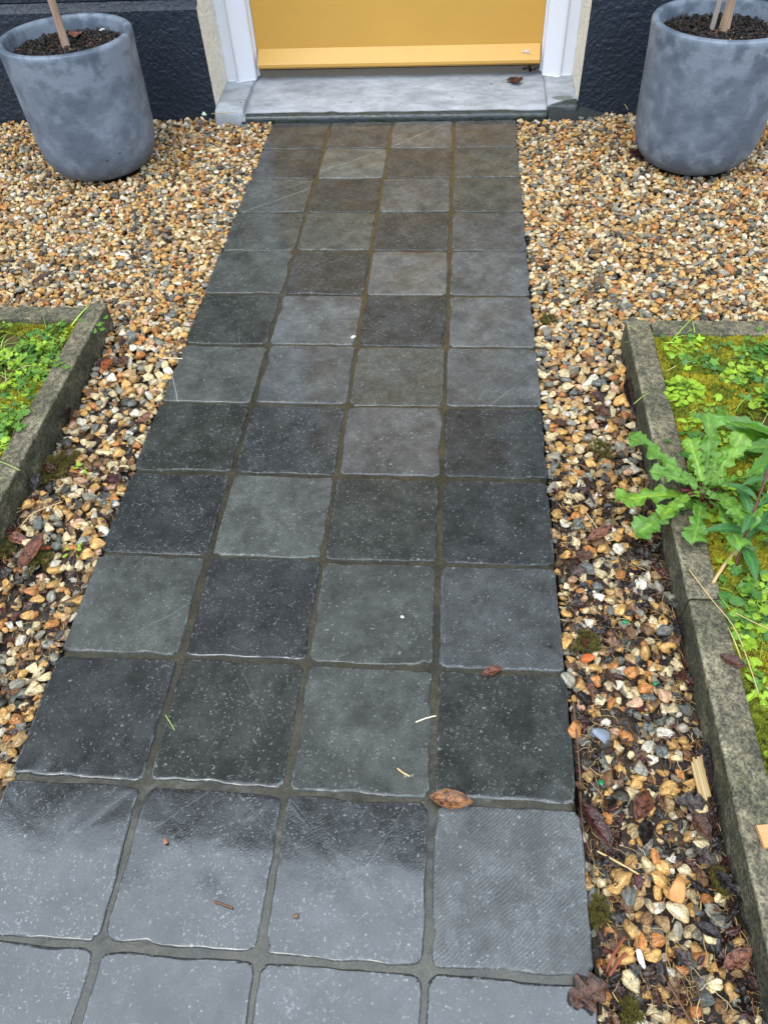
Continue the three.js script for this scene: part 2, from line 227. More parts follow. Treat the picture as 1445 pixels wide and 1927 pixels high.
  part(door, 'leaf', box(-0.4795, 0.4835, 0.066, 2.116, -0.322, -0.276), yellow);
  { const s = new THREE.Shape([[-0.2755, 0.130], [-0.2745, 0.1305], [-0.236, 0.0975], [-0.2335, 0.094], [-0.2335, 0.0855], [-0.236, 0.083], [-0.2755, 0.083]].map(p => new THREE.Vector2(-p[0], p[1])));
    const g = new THREE.ExtrudeGeometry(s, { depth: 0.953, bevelEnabled: false }); g.rotateY(Math.PI / 2); g.translate(-0.4745, 0, 0); part(door, 'weather_bar', g, yellow); }
  const thr = std({ color: lin(120, 112, 100), roughness: 0.7 });
  part(house, 'threshold', box(-0.486, 0.490, 0.036, 0.064, -0.335, -0.2745), thr);
  // inside of the doorway, eaves and roof
  part(house, 'eaves_fascia', box(-5.2, 5.2, 5.92, 6.12, 0.26, 0.285), white);
  part(house, 'soffit', box(-5.2, 5.2, 6.10, 6.115, -0.05, 0.258), white);
  { const g = new THREE.CylinderGeometry(0.06, 0.06, 10.4, 14, 1, false, 0, Math.PI); g.rotateZ(Math.PI / 2); g.rotateX(Math.PI / 2 * 0); g.translate(0, 6.10, 0.346); part(house, 'gutter', g, white); }
  const slate = std({ color: 0x3a3d42, roughness: 0.6 });
  { const s = new THREE.Shape([[0.3, 6.13], [-3.6, 9.2], [-3.6, 9.1], [0.26, 6.125]].map(p => new THREE.Vector2(-p[0], p[1]))); const g = new THREE.ExtrudeGeometry(s, { depth: 10.4, bevelEnabled: false }); g.rotateY(Math.PI / 2); g.translate(-5.2, 0, 0); part(house, 'roof', g, slate); }
  part(house, 'back_wall', box(-5, 5, -0.1, 8.0, -7.2, -6.9), slate);
}
// ------------------------------------------------------------------ doorstep
{
  const step = top(new THREE.Group(), 'doorstep', 'pale grey stone doorstep with raised ends under the yellow door', 'doorstep');
  const W = 1024, H = 512, R = rngOf(77);  // texture covers x -0.66..0.66, z -0.34..0.02 (and the front face below)
  const specks = Array.from({ length: 60 }, () => [R() * W, R() * H * 0.9, 0.8 + R() * R() * 3.2]);
  const stain = (x, z) => {         // wet, mossy front edge with a wavy upper limit
    const lim = -0.012 - 0.012 * fbm(x * 9 + 3, 1, 3) + (x > 0.49 ? -0.026 * sstep(0.49, 0.58, x) : 0) - 0.006 * sstep(0.03, 0, Math.abs(x + 0.2)); return x < -0.488 ? sstep(0.034, 0.042, z + 0.006 * fbm(x * 60, 1, 2)) : sstep(lim - 0.004, lim + 0.003, z); };
  const col = texOf(W, H, (i, j, o) => {
    const x = lerp(-0.66, 0.66, i / W), z = lerp(-0.34, 0.05, j / H); const n = fbm(x * 14 + 30, z * 30 + 3, 5), f = vn(i * 0.7, j * 0.7), m = fbm(x * 50, z * 90, 3);
    let k = 0.82 + 0.3 * (n - 0.2) + 0.10 * (f - 0.5) + 0.18 * (m - 0.5), r = 170 * k, g = 175 * k, b = 183 * k;
    const s = stain(x, z), mo = sstep(0.45, 0.7, fbm(x * 60, z * 200, 3)); r = lerp(r, lerp(50, 34, mo), s); g = lerp(g, lerp(56, 44, mo), s); b = lerp(b, lerp(60, 32, mo), s);
    const pd = Math.hypot((x - 0.545) / 0.032, (z + 0.05) / 0.013); if (pd < 1.25) { const t = sstep(1.2, 0.85, pd + 0.3 * (n - 0.5)); r = lerp(r, 104, t); g = lerp(g, 108, t); b = lerp(b, 104, t); }
    o[0] = r; o[1] = g; o[2] = b;
  }, true);
  for (const [x, y, r] of specks) { const d = col.image.data; for (let b = -4; b <= 4; b++) for (let a = -3; a <= 3; a++) if (a * a + b * b < r * r) { const i = clamp(Math.round(x + a), 0, W - 1), j = clamp(Math.round(y + b), 0, H - 1), k = (j * W + i) * 4; d[k] = 48; d[k + 1] = 46; d[k + 2] = 44; } }
  const rou = texOf(512, 256, (i, j, o) => { const x = lerp(-0.66, 0.66, i / 512), z = lerp(-0.34, 0.05, j / 256); const s = stain(x, z); o[0] = o[1] = o[2] = 255 * (lerp(0.6, 0.25, s)); });
  const bum = texOf(1024, 512, (i, j, o) => { o[0] = o[1] = o[2] = 255 * clamp(0.5 * fbm(i / 7, j / 7, 4) + 0.5 * vn(i * 0.8, j * 0.8)); });
  const m = std({ map: col, roughnessMap: rou, roughness: 1, bumpMap: bum, bumpScale: 0.0012 });
  const uvf = (u, v, q) => [(q[0] + 0.66) / 1.32, (q[2] + 0.34 + Math.max(0, 0.012 - q[1]) * (q[2] > -0.02 ? 1 : 0)) / 0.39];
  // tread: slopes gently to the front, rounded worn nose, then the front face
  const prof = (x) => { const n = 0.004 * (fbm(x * 12, 2, 3) - 0.5) + 0.003 * (fbm(x * 50, 7, 2) - 0.5); return [[-0.335, 0.0445], [-0.25, 0.041], [-0.18, 0.036], [-0.1, 0.030], [-0.05, 0.026], [-0.02, 0.0225], [-0.008 + n, 0.019], [-0.001 + n, 0.013], [0.0015 + n, 0.006], [0.001 + n, -0.01], [0, -0.06]]; };
  const loft = (x0, x1, nx, f) => { const np = f(x0).length; return gridGeo(nx, np - 1, (u, v) => { const x = lerp(x0, x1, u), q = f(x)[Math.round(v * (np - 1))]; return [x, q[1] + 0.0008 * (fbm(x * 40, q[0] * 40, 2) - 0.5), q[0]]; }, uvf); };
  part(step, 'tread', loft(-0.492, 0.496, 120, prof), m);
  const block = (x0, x1, z1, chamf) => { const w = x1 - x0, cx = (x0 + x1) / 2; return gridGeo(24, 22, (u, v) => {
      let x = lerp(x0, x1, u), zz = v; const P = [[-0.335, 0.056], [-0.27, 0.0545], [-0.2, 0.0515], [-0.12, 0.048], [-0.06, 0.045], [-0.03 + z1, 0.042], [-0.014 + z1, 0.037], [-0.006 + z1, 0.028], [-0.003 + z1, 0.015], [-0.002 + z1, 0], [-0.002 + z1, -0.06]];
      const k = zz * (P.length - 1), a = Math.floor(k), b = Math.min(a + 1, P.length - 1), z = lerp(P[a][0], P[b][0], k - a); let y = lerp(P[a][1], P[b][1], k - a);
      const e = Math.abs(x - cx) / (w / 2), sl = sstep(0.80, 1.0, e); y = Math.min(y, y - sl * (y + 0.06) * (e >= 0.999 ? 1 : chamf * sl)); y += 0.003 * (fbm(x * 40, z * 40 + 5, 3) - 0.5) * (e < 0.999 ? 1 : 0); return [x, y, z]; }, uvf); };
  part(step, 'end_block', block(-0.592, -0.4865, 0.004, 0.10), m); part(step, 'end_block', block(0.4905, 0.598, -0.004, 0.16), m);
  const wetM = std({ color: lin(62, 66, 68), bumpMap: bum, bumpScale: 0.004, roughness: 0.32 });
  part(step, 'mortar_fillet', gridGeo(30, 10, (u, v) => { const x = lerp(0.50, 0.685, u), t = 1 - Math.pow(u, 2.2), h = 0.032 * t * (0.9 + 0.3 * fbm(x * 30, 3, 2)), a = v * Math.PI / 2; return [x, -0.012 + (h + 0.012) * Math.cos(a) + 0.004 * (fbm(x * 70, v * 5, 2) - 0.5), -0.031 + (0.012 + 0.032 * t) * Math.sin(a)]; }), wetM);
  part(step, 'mortar_fillet', gridGeo(30, 8, (u, v) => { const x = lerp(-0.50, -0.40, u), h = 0.002 + 0.006 * fbm(x * 30, 8, 2), a = v * Math.PI / 2; return [x, -0.015 + (h + 0.015) * Math.cos(a), 0.000 + 0.012 * Math.sin(a) + 0.003 * (fbm(x * 60, v * 4, 2) - 0.5)]; }), wetM);
}
// ------------------------------------------------------------------ planters and their young trees
function barkTex(c0, c1, seed) { return texOf(256, 512, (i, j, o) => { const n = tfbm(i / 256, j / 512 * 0.5, 16, 4), s = tn(i / 256 * 30, j / 512 * 8, 8); const k = clamp(n * 0.8 + s * 0.3); for (let q = 0; q < 3; q++) o[q] = lerp(c0[q], c1[q], k); }, true); }
const barkM = std({ map: barkTex([112, 84, 64], [190, 165, 142]), roughness: 0.8 });
const leafM = std({ color: lin(58, 84, 40), roughness: 0.5, side: THREE.DoubleSide });
const chipGeo = (() => { const g = new THREE.BoxGeometry(1, 0.32, 0.5, 2, 1, 1); const p = g.attributes.position; for (let i = 0; i < p.count; i++) { const x = p.getX(i), y = p.getY(i), z = p.getZ(i); p.setXYZ(i, x + 0.2 * (vn3(x * 5 + 3, y * 5, z * 5) - 0.5), y + 0.25 * x * x, z * (1 - 0.5 * Math.abs(x))); } g.computeVertexNormals(); return g; })();
function planter(cx, cz, seed, label, pale) {
  const grp = top(new THREE.Group(), 'planter', label, 'planter', undefined); grp.position.set(cx, -0.006, cz);
  const R = rngOf(seed);
  const W = 1024, H = 512, s0 = R() * 200;
  const pits = Array.from({ length: 14 }, () => [R() * W, R() * H, 1 + R() * 3]), scr = Array.from({ length: 24 }, () => [R() * W, R() * H, R() * 6.28, 10 + R() * 40, R()]);
  const col = texOf(W, H, (i, j, o) => {
    const u = i / W, v = j / H, sn = (a, b, k) => lerp(fbm(u * a + s0, v * b + k, 6), fbm((u - 1) * a + s0, v * b + k, 6), sstep(0.85, 1, u));
    const n1 = sn(12, 6, 3), n2 = sn(44, 16, 60), st = sn(110, 6, 90), fine = vn(i * 0.8 + s0, j * 0.8);
    // lime bloom: clouds and run marks, more of it under the rim and round the foot
    let bl = sstep(0.12, 0.9, n1 + 0.4 * (n2 - 0.5)) * 0.72 + 0.28 * sstep(0.4, 0.8, n2) * sstep(0.3, 0.65, n1) + 0.14 * sstep(0.5, 0.8, st) * sstep(0.4, 0.6, n2);
    bl += 0.5 * sstep(0.42, 0.66, n2 * 0.6 + n1 * 0.5) * (sstep(0.72, 0.86, v) + pale * sstep(0.10, 0.16, v) * sstep(0.30, 0.2, v)); bl = clamp(bl * (0.75 + 0.5 * fine));
    const pit = vn(i * 0.45 + s0, j * 0.6) > 0.93 ? 0.82 : 1; bl = clamp(0.12 + 0.8 * bl + 0.25 * (n2 - 0.5)); o[0] = lerp(78, 122, bl) * pit; o[1] = lerp(88, 132, bl) * pit; o[2] = lerp(102, 146, bl) * pit;
  }, true);
  { const d = col.image.data, dot = (x, y, c, a) => { const k = ((clamp(Math.round(y), 0, H - 1)) * W + ((Math.round(x) % W) + W) % W) * 4; for (let q = 0; q < 3; q++) d[k + q] = lerp(d[k + q], c, a); };
    for (const [x, y, r] of pits) for (let b = -4; b <= 4; b++) for (let a = -4; a <= 4; a++) if (a * a + b * b * 1.6 < r * r) dot(x + a, y + b, 38, 0.8);
    for (const [x, y, a, l, w] of scr) for (let s = 0; s < l; s++) dot(x + Math.cos(a + s * 0.01) * s, y + Math.sin(a + s * 0.01) * s, w > 0.4 ? 190 : 40, 0.45); }
  const pb = texOf(512, 256, (i, j, o) => { const v = tfbm(i / 512, j / 512, 64, 3), h = tn(i / 2, j / 2, 256) > 0.94 ? 0.4 : 0; o[0] = o[1] = o[2] = 255 * clamp(0.3 + 0.7 * v - h); });
  const m = std({ map: col, bumpMap: pb, bumpScale: 0.0012, roughness: 0.5 });
  const pr = [[0.0, 0.004], [0.075, 0.004], [0.110, 0.008], [0.133, 0.018], [0.151, 0.035], [0.163, 0.057], [0.170, 0.085], [0.1735, 0.12], [0.1755, 0.18], [0.1775, 0.25], [0.180, 0.32], [0.1825, 0.352], [0.1822, 0.361], [0.179, 0.3655], [0.168, 0.3665], [0.1635, 0.363], [0.161, 0.355], [0.1585, 0.33], [0.156, 0.27]];
  const g = new THREE.LatheGeometry(pr.map(p => new THREE.Vector2(p[0], p[1])), 96);
  { const p = g.attributes.position, uv = g.attributes.uv; for (let i = 0; i < p.count; i++) { const a = Math.atan2(p.getZ(i), p.getX(i)), k = 1 + 0.006 * (fbm(Math.cos(a) * 2 + 5 + s0, Math.sin(a) * 2 + p.getY(i) * 6, 3) - 0.5); p.setXYZ(i, p.getX(i) * k, p.getY(i), p.getZ(i) * k); uv.setXY(i, uv.getX(i), clamp(p.getY(i) / 0.37, 0.002, 0.998)); } }
  part(grp, 'pot', g, m);
  const ys = 0.322, soil = gridGeo(40, 12, (u, v) => { const a = u * 6.2832, r = v * 0.1585; return [Math.cos(a) * r, ys + 0.012 * (fbm(Math.cos(a) * r * 40 + 9 + s0, Math.sin(a) * r * 40 + 9, 3) - 0.5) + 0.006 * (1 - v), -Math.sin(a) * r]; }, (u, v, q) => [q[0] * 4, q[2] * 4]);
  part(grp, 'soil', soil, std({ color: lin(30, 22, 18), roughness: 0.9 }));
  const n = 2200, im = new THREE.InstancedMesh(chipGeo, std({ color: 0xffffff, roughness: 0.7 }), n), M = new THREE.Matrix4(), q = new THREE.Quaternion(), e = new THREE.Euler(), c = new THREE.Color();
  for (let i = 0; i < n; i++) { const a = R() * 6.283, r = 0.154 * Math.sqrt(R()), L = 0.0045 + R() * R() * 0.014; e.set((R() - 0.5) * 1.4, R() * 6.3, (R() - 0.5) * 1.2); q.setFromEuler(e); M.compose(new THREE.Vector3(Math.cos(a) * r, ys + 0.004 + 0.007 * R(), Math.sin(a) * r), q, new THREE.Vector3(L, L * 0.8, L * (0.5 + R() * 0.5))); im.setMatrixAt(i, M); const t = R(); c.copy(t < 0.84 ? lin(26, 18, 15) : t < 0.95 ? lin(50, 31, 24) : t < 0.985 ? lin(100, 60, 42) : lin(150, 124, 84)).multiplyScalar(0.7 + 0.6 * R()); im.setColorAt(i, c); }
  im.name = 'bark_mulch'; im.userData.kind = 'stuff'; fin(im); grp.add(im);
  return grp;
}
planter(-0.868, 0.302, 301, 'weathered grey concrete planter holding a bare stemmed young tree without a stake', 0.15);
planter(0.888, 0.292, 417, 'weathered grey concrete planter holding a young tree and a flat stake', 1);
function youngTree(x, y, z, seed, label, r0) {
  const grp = top(new THREE.Group(), 'young_tree', label, 'tree'); grp.position.set(x, y, z); const R = rngOf(seed);
  const pts = []; for (let i = 0; i <= 10; i++) pts.push(new THREE.Vector3(0.012 * (vn(i * 0.7, seed) - 0.5) * i / 3, i * 0.09 - 0.03, 0.012 * (vn(i * 0.7, seed + 9) - 0.5) * i / 3));
  const cv = new THREE.CatmullRomCurve3(pts), g = new THREE.TubeGeometry(cv, 60, 1, 14), p = g.attributes.position, tmp = new THREE.Vector3();
  for (let i = 0; i <= 60; i++) { const c = cv.getPointAt(i / 60), rr = r0 * (1 - 0.3 * i / 60) * (1 + 0.5 * Math.exp(-Math.pow((i - 2) / 2.0, 2)) * 0.35) * (0.95 + 0.14 * vn(i * 0.8, seed + 4)); for (let k = 0; k <= 14; k++) { const id = i * 15 + k; tmp.set(p.getX(id), p.getY(id), p.getZ(id)).sub(c).multiplyScalar(rr).add(c); p.setXYZ(id, tmp.x, tmp.y, tmp.z); } }
  g.computeVertexNormals(); const tr = part(grp, 'trunk', g, barkM);
  for (let k = 0; k < 6; k++) { const a = k * 1.05 + R(), c = new THREE.QuadraticBezierCurve3(new THREE.Vector3(0, 0.78 + 0.02 * k, 0), new THREE.Vector3(Math.cos(a) * 0.08, 0.92, Math.sin(a) * 0.08), new THREE.Vector3(Math.cos(a) * 0.17, 1.0 + 0.08 * R(), Math.sin(a) * 0.17)); part(tr, 'limb', new THREE.TubeGeometry(c, 8, 0.006, 6), barkM); }
  const lg = gridGeo(2, 4, (u, v) => { const w = Math.sin(Math.PI * Math.pow(v, 0.8)) * 0.5; return [(u - 0.5) * w * 0.75, Math.abs(u - 0.5) * 0.2 - 0.25 * (v - 0.5) * (v - 0.5), v - 0.5]; });
  const list = [], M = new THREE.Matrix4(), e = new THREE.Euler(), q = new THREE.Quaternion();
  for (let i = 0; i < 900; i++) { const a = R() * 6.283, b = Math.acos(2 * R() - 1), rr = 0.21 * Math.pow(R(), 0.28) * (0.8 + 0.4 * vn(a * 1.5, b * 2 + seed)); e.set(R() * 6, R() * 6, R() * 6); q.setFromEuler(e); const s = 0.035 + 0.025 * R(); M.compose(new THREE.Vector3(Math.sin(b) * Math.cos(a) * rr, 1.05 + Math.cos(b) * rr, Math.sin(b) * Math.sin(a) * rr), q, new THREE.Vector3(s, s, s)); list.push(lg.clone().applyMatrix4(M)); }
  part(grp, 'crown', mergeGeometries(list), leafM);
}
const POTY = 0.316;
{ const a = at(124, 84, POTY + 0.01); youngTree(a.x, POTY + 0.006, a.z, 5, 'slim bare grey brown tree stem rising alone from planter soil', 0.0108); }
{ const a = at(1362, 54, POTY + 0.01); youngTree(a.x, POTY + 0.006, a.z, 8, 'slim rough barked tree stem beside a flat grey stake', 0.0118);
  const b = at(1338, 54, POTY + 0.01), g = new THREE.BoxGeometry(0.011, 0.95, 0.006, 1, 20, 1); g.translate(0, 0.455, 0); const p = g.attributes.position; for (let i = 0; i < p.count; i++) p.setX(i, p.getX(i) + 0.002 * (vn(p.getY(i) * 9, 1) - 0.5));
  const s = top(fin(new THREE.Mesh(g, std({ map: barkTex([128, 116, 108], [182, 172, 164]), roughness: 0.75 }))), 'plant_stake', 'flat weathered grey wooden stake beside the tree stem', 'stake'); s.position.set(b.x, POTY, b.z); s.rotation.set(0, 0.3, -0.045); }
// ------------------------------------------------------------------ concrete edging
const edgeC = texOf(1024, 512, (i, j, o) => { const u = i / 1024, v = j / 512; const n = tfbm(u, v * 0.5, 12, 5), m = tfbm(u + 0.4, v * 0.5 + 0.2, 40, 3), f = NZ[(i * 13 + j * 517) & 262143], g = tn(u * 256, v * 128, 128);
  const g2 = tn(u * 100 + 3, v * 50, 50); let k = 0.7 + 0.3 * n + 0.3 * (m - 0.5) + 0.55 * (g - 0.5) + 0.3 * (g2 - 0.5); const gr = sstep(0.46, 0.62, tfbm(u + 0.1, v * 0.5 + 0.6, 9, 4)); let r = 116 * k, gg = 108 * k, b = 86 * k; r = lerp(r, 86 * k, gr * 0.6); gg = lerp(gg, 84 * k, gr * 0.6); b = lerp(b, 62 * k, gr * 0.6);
  const algaeShade = v < 0.462 ? sstep(0.2, 0.55, tfbm(u + 0.7, v * 0.5, 20, 4)) * 0.75 : 0, wr = Math.exp(-Math.pow((v - 0.475) / 0.013, 2)) * sstep(0.35, 0.6, tfbm(u + 0.2, v * 0.5, 24, 3)); r = lerp(r, 62 * k, algaeShade) + 34 * wr; gg = lerp(gg, 63 * k, algaeShade) + 33 * wr; b = lerp(b, 45 * k, algaeShade) + 30 * wr; if (f > 0.975) { r += 60; gg += 58; b += 54; } if (f < 0.03) { r *= 0.55; gg *= 0.55; b *= 0.55; } o[0] = r; o[1] = gg; o[2] = b; }, true);  // outer side coloured darker: algae stain plus the shade of that upright face
const edgeB = texOf(1024, 512, (i, j, o) => { const u = i / 1024, v = j / 512; o[0] = o[1] = o[2] = 255 * clamp(0.55 * tfbm(u, v * 0.5, 40, 4) + 0.45 * tn(u * 256, v * 128, 128)); });
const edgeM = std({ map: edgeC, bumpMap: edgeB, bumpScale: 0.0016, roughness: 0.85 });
function edging(x0, z0, x1, z1, w, inner, label, seed, dim) {   // outer top edge runs (x0,z0)->(x1,z1); inner = side of the body
  const dx = x1 - x0, dz = z1 - z0, L = Math.hypot(dx, dz), tx = dx / L, tz = dz / L, nx = -tz * inner, nz = tx * inner, n = Math.ceil(L / 0.008), H = 0.0605, B = -0.09;
  const ring = [[0, B], [0, -0.03], [0, 0.0], [0, 0.02], [0, 0.04], [0.0002, H - 0.006], [0.0008, H - 0.0026], [0.0026, H - 0.0007], [0.006, H], [w * 0.4, H], [w * 0.65, H], [w - 0.006, H], [w - 0.0026, H - 0.0008], [w - 0.0008, H - 0.003], [w, H - 0.02], [w, B]];
  const rl = [0]; for (let k = 1; k < ring.length; k++) rl.push(rl[k - 1] + Math.hypot(ring[k][0] - ring[k - 1][0], ring[k][1] - ring[k - 1][1]));
  const g = gridGeo(n, ring.length - 1, (u, v) => {
    const k = Math.round(v * (ring.length - 1)), s = u * L; let [a, y] = ring[k]; const en = Math.min(s, L - s), er = en < 0.003 ? (0.003 - en) / 0.003 : 0;
    const c = fbm(s * 26 + seed * 7, k * 0.35, 3) - 0.5, f = fbm(s * 110 + seed, k * 0.9, 2) - 0.5, top = y > 0.05 ? 1 : 0.25, ar = (k >= 6 && k <= 8) || (k >= 11 && k <= 13) ? 1 : 0.3;
    a += (0.0005 * c + 0.0015 * f) * ar * (k < 6 ? 0.2 : 1); y += (0.0005 * c + 0.0011 * f * ar) * top; if (y > 0.045) y -= 0.004 * er * er; a = lerp(a, w / 2, er * er * 0.08);
    return [x0 + tx * s + nx * a, y, z0 + tz * s + nz * a]; }, (u, v) => [u * L * 1.6 + seed * 0.37, rl[Math.round(v * (ring.length - 1))] * 3.2]);
  // end caps
  const P = g.attributes.position, caps = []; for (const e of [0, n]) { const sh = []; for (let k = 0; k < ring.length; k++) { const i = k * (n + 1) + e; sh.push(new THREE.Vector3(P.getX(i), P.getY(i), P.getZ(i))); } const c = new THREE.Vector3(); sh.forEach(q => c.add(q)); c.divideScalar(sh.length); c.y = 0; const pos = [], uv = []; for (let k = 0; k < sh.length - 1; k++) for (const q of (e ? [sh[k + 1], sh[k], c] : [sh[k], sh[k + 1], c])) { pos.push(q.x, q.y, q.z); uv.push((q.x + q.z) * 1.6, q.y * 3.2); } const cg = new THREE.BufferGeometry(); cg.setAttribute('position', new THREE.Float32BufferAttribute(pos, 3)); cg.setAttribute('uv', new THREE.Float32BufferAttribute(uv, 2)); cg.computeVertexNormals(); caps.push(cg); }
  const all = mergeGeometries([g.toNonIndexed(), ...caps]);
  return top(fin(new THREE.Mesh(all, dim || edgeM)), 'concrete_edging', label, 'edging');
}
edgeM.side = THREE.DoubleSide;
const dimB = texOf(1024, 512, (i, j, o) => { const u = i / 1024, v = j / 512; const a = (u * 1 / 1.6 / 0.0065), b = (v / 3.2 / 0.0065), fx = a - Math.floor(a) - 0.5, fy = b + (Math.floor(a) % 2) * 0.5, fz = fy - Math.floor(fy) - 0.5; const dd = v / 3.2 < 0.142 ? 0.5 * sstep(0.36, 0.18, Math.hypot(fx, fz)) : 0; o[0] = o[1] = o[2] = 255 * clamp(0.35 * tfbm(u, v * 0.5, 40, 4) + 0.3 * tn(u * 256, v * 128, 128) * (dd ? 0.4 : 1) + dd * 0.7); });
const dimM = edgeM.clone(); dimM.bumpMap = dimB; dimM.bumpScale = 0.003;
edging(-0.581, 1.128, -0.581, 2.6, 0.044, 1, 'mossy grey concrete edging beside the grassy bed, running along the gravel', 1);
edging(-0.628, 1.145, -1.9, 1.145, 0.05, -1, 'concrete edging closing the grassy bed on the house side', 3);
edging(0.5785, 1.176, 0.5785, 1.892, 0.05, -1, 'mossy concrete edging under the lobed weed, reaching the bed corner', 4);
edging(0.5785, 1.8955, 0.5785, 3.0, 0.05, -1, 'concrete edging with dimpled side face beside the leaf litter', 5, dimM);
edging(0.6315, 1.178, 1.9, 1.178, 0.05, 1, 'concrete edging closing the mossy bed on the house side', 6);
// ------------------------------------------------------------------ gravel
const stoneVar = [];
{
  const R = rngOf(90);
  for (let v = 0; v < 12; v++) {
    const np = 6 + Math.floor(R() * 5), pl = []; for (let k = 0; k < np; k++) { const b = Math.acos(2 * ((k + R()) / np) - 1), a = k * 2.4 + R() * 0.9; pl.push([Math.sin(b) * Math.cos(a), Math.cos(b), Math.sin(b) * Math.sin(a), 0.6 + 0.36 * R()]); }
    let g = new THREE.IcosahedronGeometry(1, 3); g.deleteAttribute('uv'); g.deleteAttribute('normal'); g = mergeVertices(g, 1e-4); const p = g.attributes.position, col = [];
    const round = v % 4 === 0 ? 7 : v % 4 === 1 ? 14 : 26, o = R() * 90;
    for (let i = 0; i < p.count; i++) { const x = p.getX(i), y = p.getY(i), z = p.getZ(i); let s = 0; for (const [a, b, c, d] of pl) { const q = (a * x + b * y + c * z) / d; if (q > 0) s += Math.pow(q, round); } let r = Math.pow(s + 0.02, -1 / round); r = Math.min(r, 1.25) * (0.97 + 0.1 * (vn3(x * 3 + o, y * 3, z * 3) - 0.5));
      p.setXYZ(i, x * r, y * r, z * r); const m = vn3(x * 1.6 + o, y * 1.6 + 4, z * 1.6 + 2), f = vn3(x * 6 + o, y * 6, z * 6), rs = sstep(0.55, 0.75, vn3(x * 1.3 + 20 + o, y * 1.3, z * 1.3)); const k = 0.74 + 0.42 * m + 0.3 * (f - 0.5); col.push(k, k * (1 - 0.07 * rs), k * (1 - 0.2 * rs)); }
    const uv = []; for (let i = 0; i < p.count; i++) uv.push(Math.atan2(p.getZ(i), p.getX(i)) / 6.2832 * 2 + p.getY(i) * 0.3, p.getY(i) * 0.5 + 0.2 * p.getX(i)); g.setAttribute('uv', new THREE.Float32BufferAttribute(uv, 2)); g.setAttribute('color', new THREE.Float32BufferAttribute(col, 3)); g.computeVertexNormals(); stoneVar.push(g);
  }
}
const grainT = texOf(256, 256, (i, j, o) => { const u = i / 256, v = j / 256, n = tfbm(u, v, 7, 5), s = tfbm(u, v + 0.3, 24, 3), k = 255 * clamp(0.68 + 0.5 * n + 0.45 * (s - 0.5)); o[0] = k; o[1] = k * (0.94 + 0.06 * s); o[2] = k * (0.86 + 0.14 * s); }, true);
const palette = [[lin(214, 172, 108), 23], [lin(226, 210, 172), 24], [lin(196, 136, 80), 8], [lin(180, 150, 108), 13], [lin(150, 149, 138), 14], [lin(114, 119, 118), 7], [lin(72, 71, 66), 4], [lin(230, 226, 214), 8], [lin(124, 94, 66), 5], [lin(212, 176, 148), 4]];
const colourWord = ['honey coloured', 'pale cream', 'rusty orange', 'dull tan', 'mid grey', 'blue grey', 'charcoal', 'chalky white', 'dark brown', 'pinkish'];
const palSum = palette.reduce((s, p) => s + p[1], 0);
function pick(r) { let t = r * palSum; for (let i = 0; i < palette.length; i++) { t -= palette[i][1]; if (t < 0) return i; } return 0; }
const stoneM = std({ vertexColors: true, map: grainT, bumpMap: grainT, bumpScale: 0.0012, roughness: 0.45 });
const POTS = [[-0.868, 0.302], [0.888, 0.292]];
const stones = [];
function drop(x, z, a, b, c, R) {    // semi-axes a, b level and c upright; rests on what lies below
  const rr = (a + b) / 2, i0 = Math.floor((x - rr - GX0) / GC), i1 = Math.ceil((x + rr - GX0) / GC), j0 = Math.floor((z - rr - GZ0) / GC), j1 = Math.ceil((z + rr - GZ0) / GC);
  let s = 0, n = 0, m = -1; for (let j = j0; j <= j1; j++) for (let i = i0; i <= i1; i++) { const h = HF[j * GW + i]; if (h === undefined || h < -0.06) continue; const dx = GX0 + i * GC - x, dz = GZ0 + j * GC - z; if (dx * dx + dz * dz > rr * rr * 0.7) continue; s += h; n++; if (h > m) m = h; }
  if (!n) return; const base = s / n + 0.3 * (m - s / n), y = base + c * 0.72;
  for (let j = j0; j <= j1; j++) for (let i = i0; i <= i1; i++) { if (i < 0 || j < 0 || i >= GW || j >= GH) continue; const dx = GX0 + i * GC - x, dz = GZ0 + j * GC - z, d = (dx * dx + dz * dz) / (rr * rr); if (d > 1) continue; const k = j * GW + i; if (HF[k] < -0.06) continue; HF[k] = Math.max(HF[k], y + c * Math.sqrt(1 - d) * 0.92); }
  return y;
}
function limit(x, z) { return 0.004 + 0.010 * (fbm(x * 4 + 2, z * 4 + 6, 3) - 0.4) + (z < 0.15 ? 0.008 * sstep(0.15, 0, z) : 0) - 0.004 * sstep(0.46, 0.41, Math.abs(x)); }
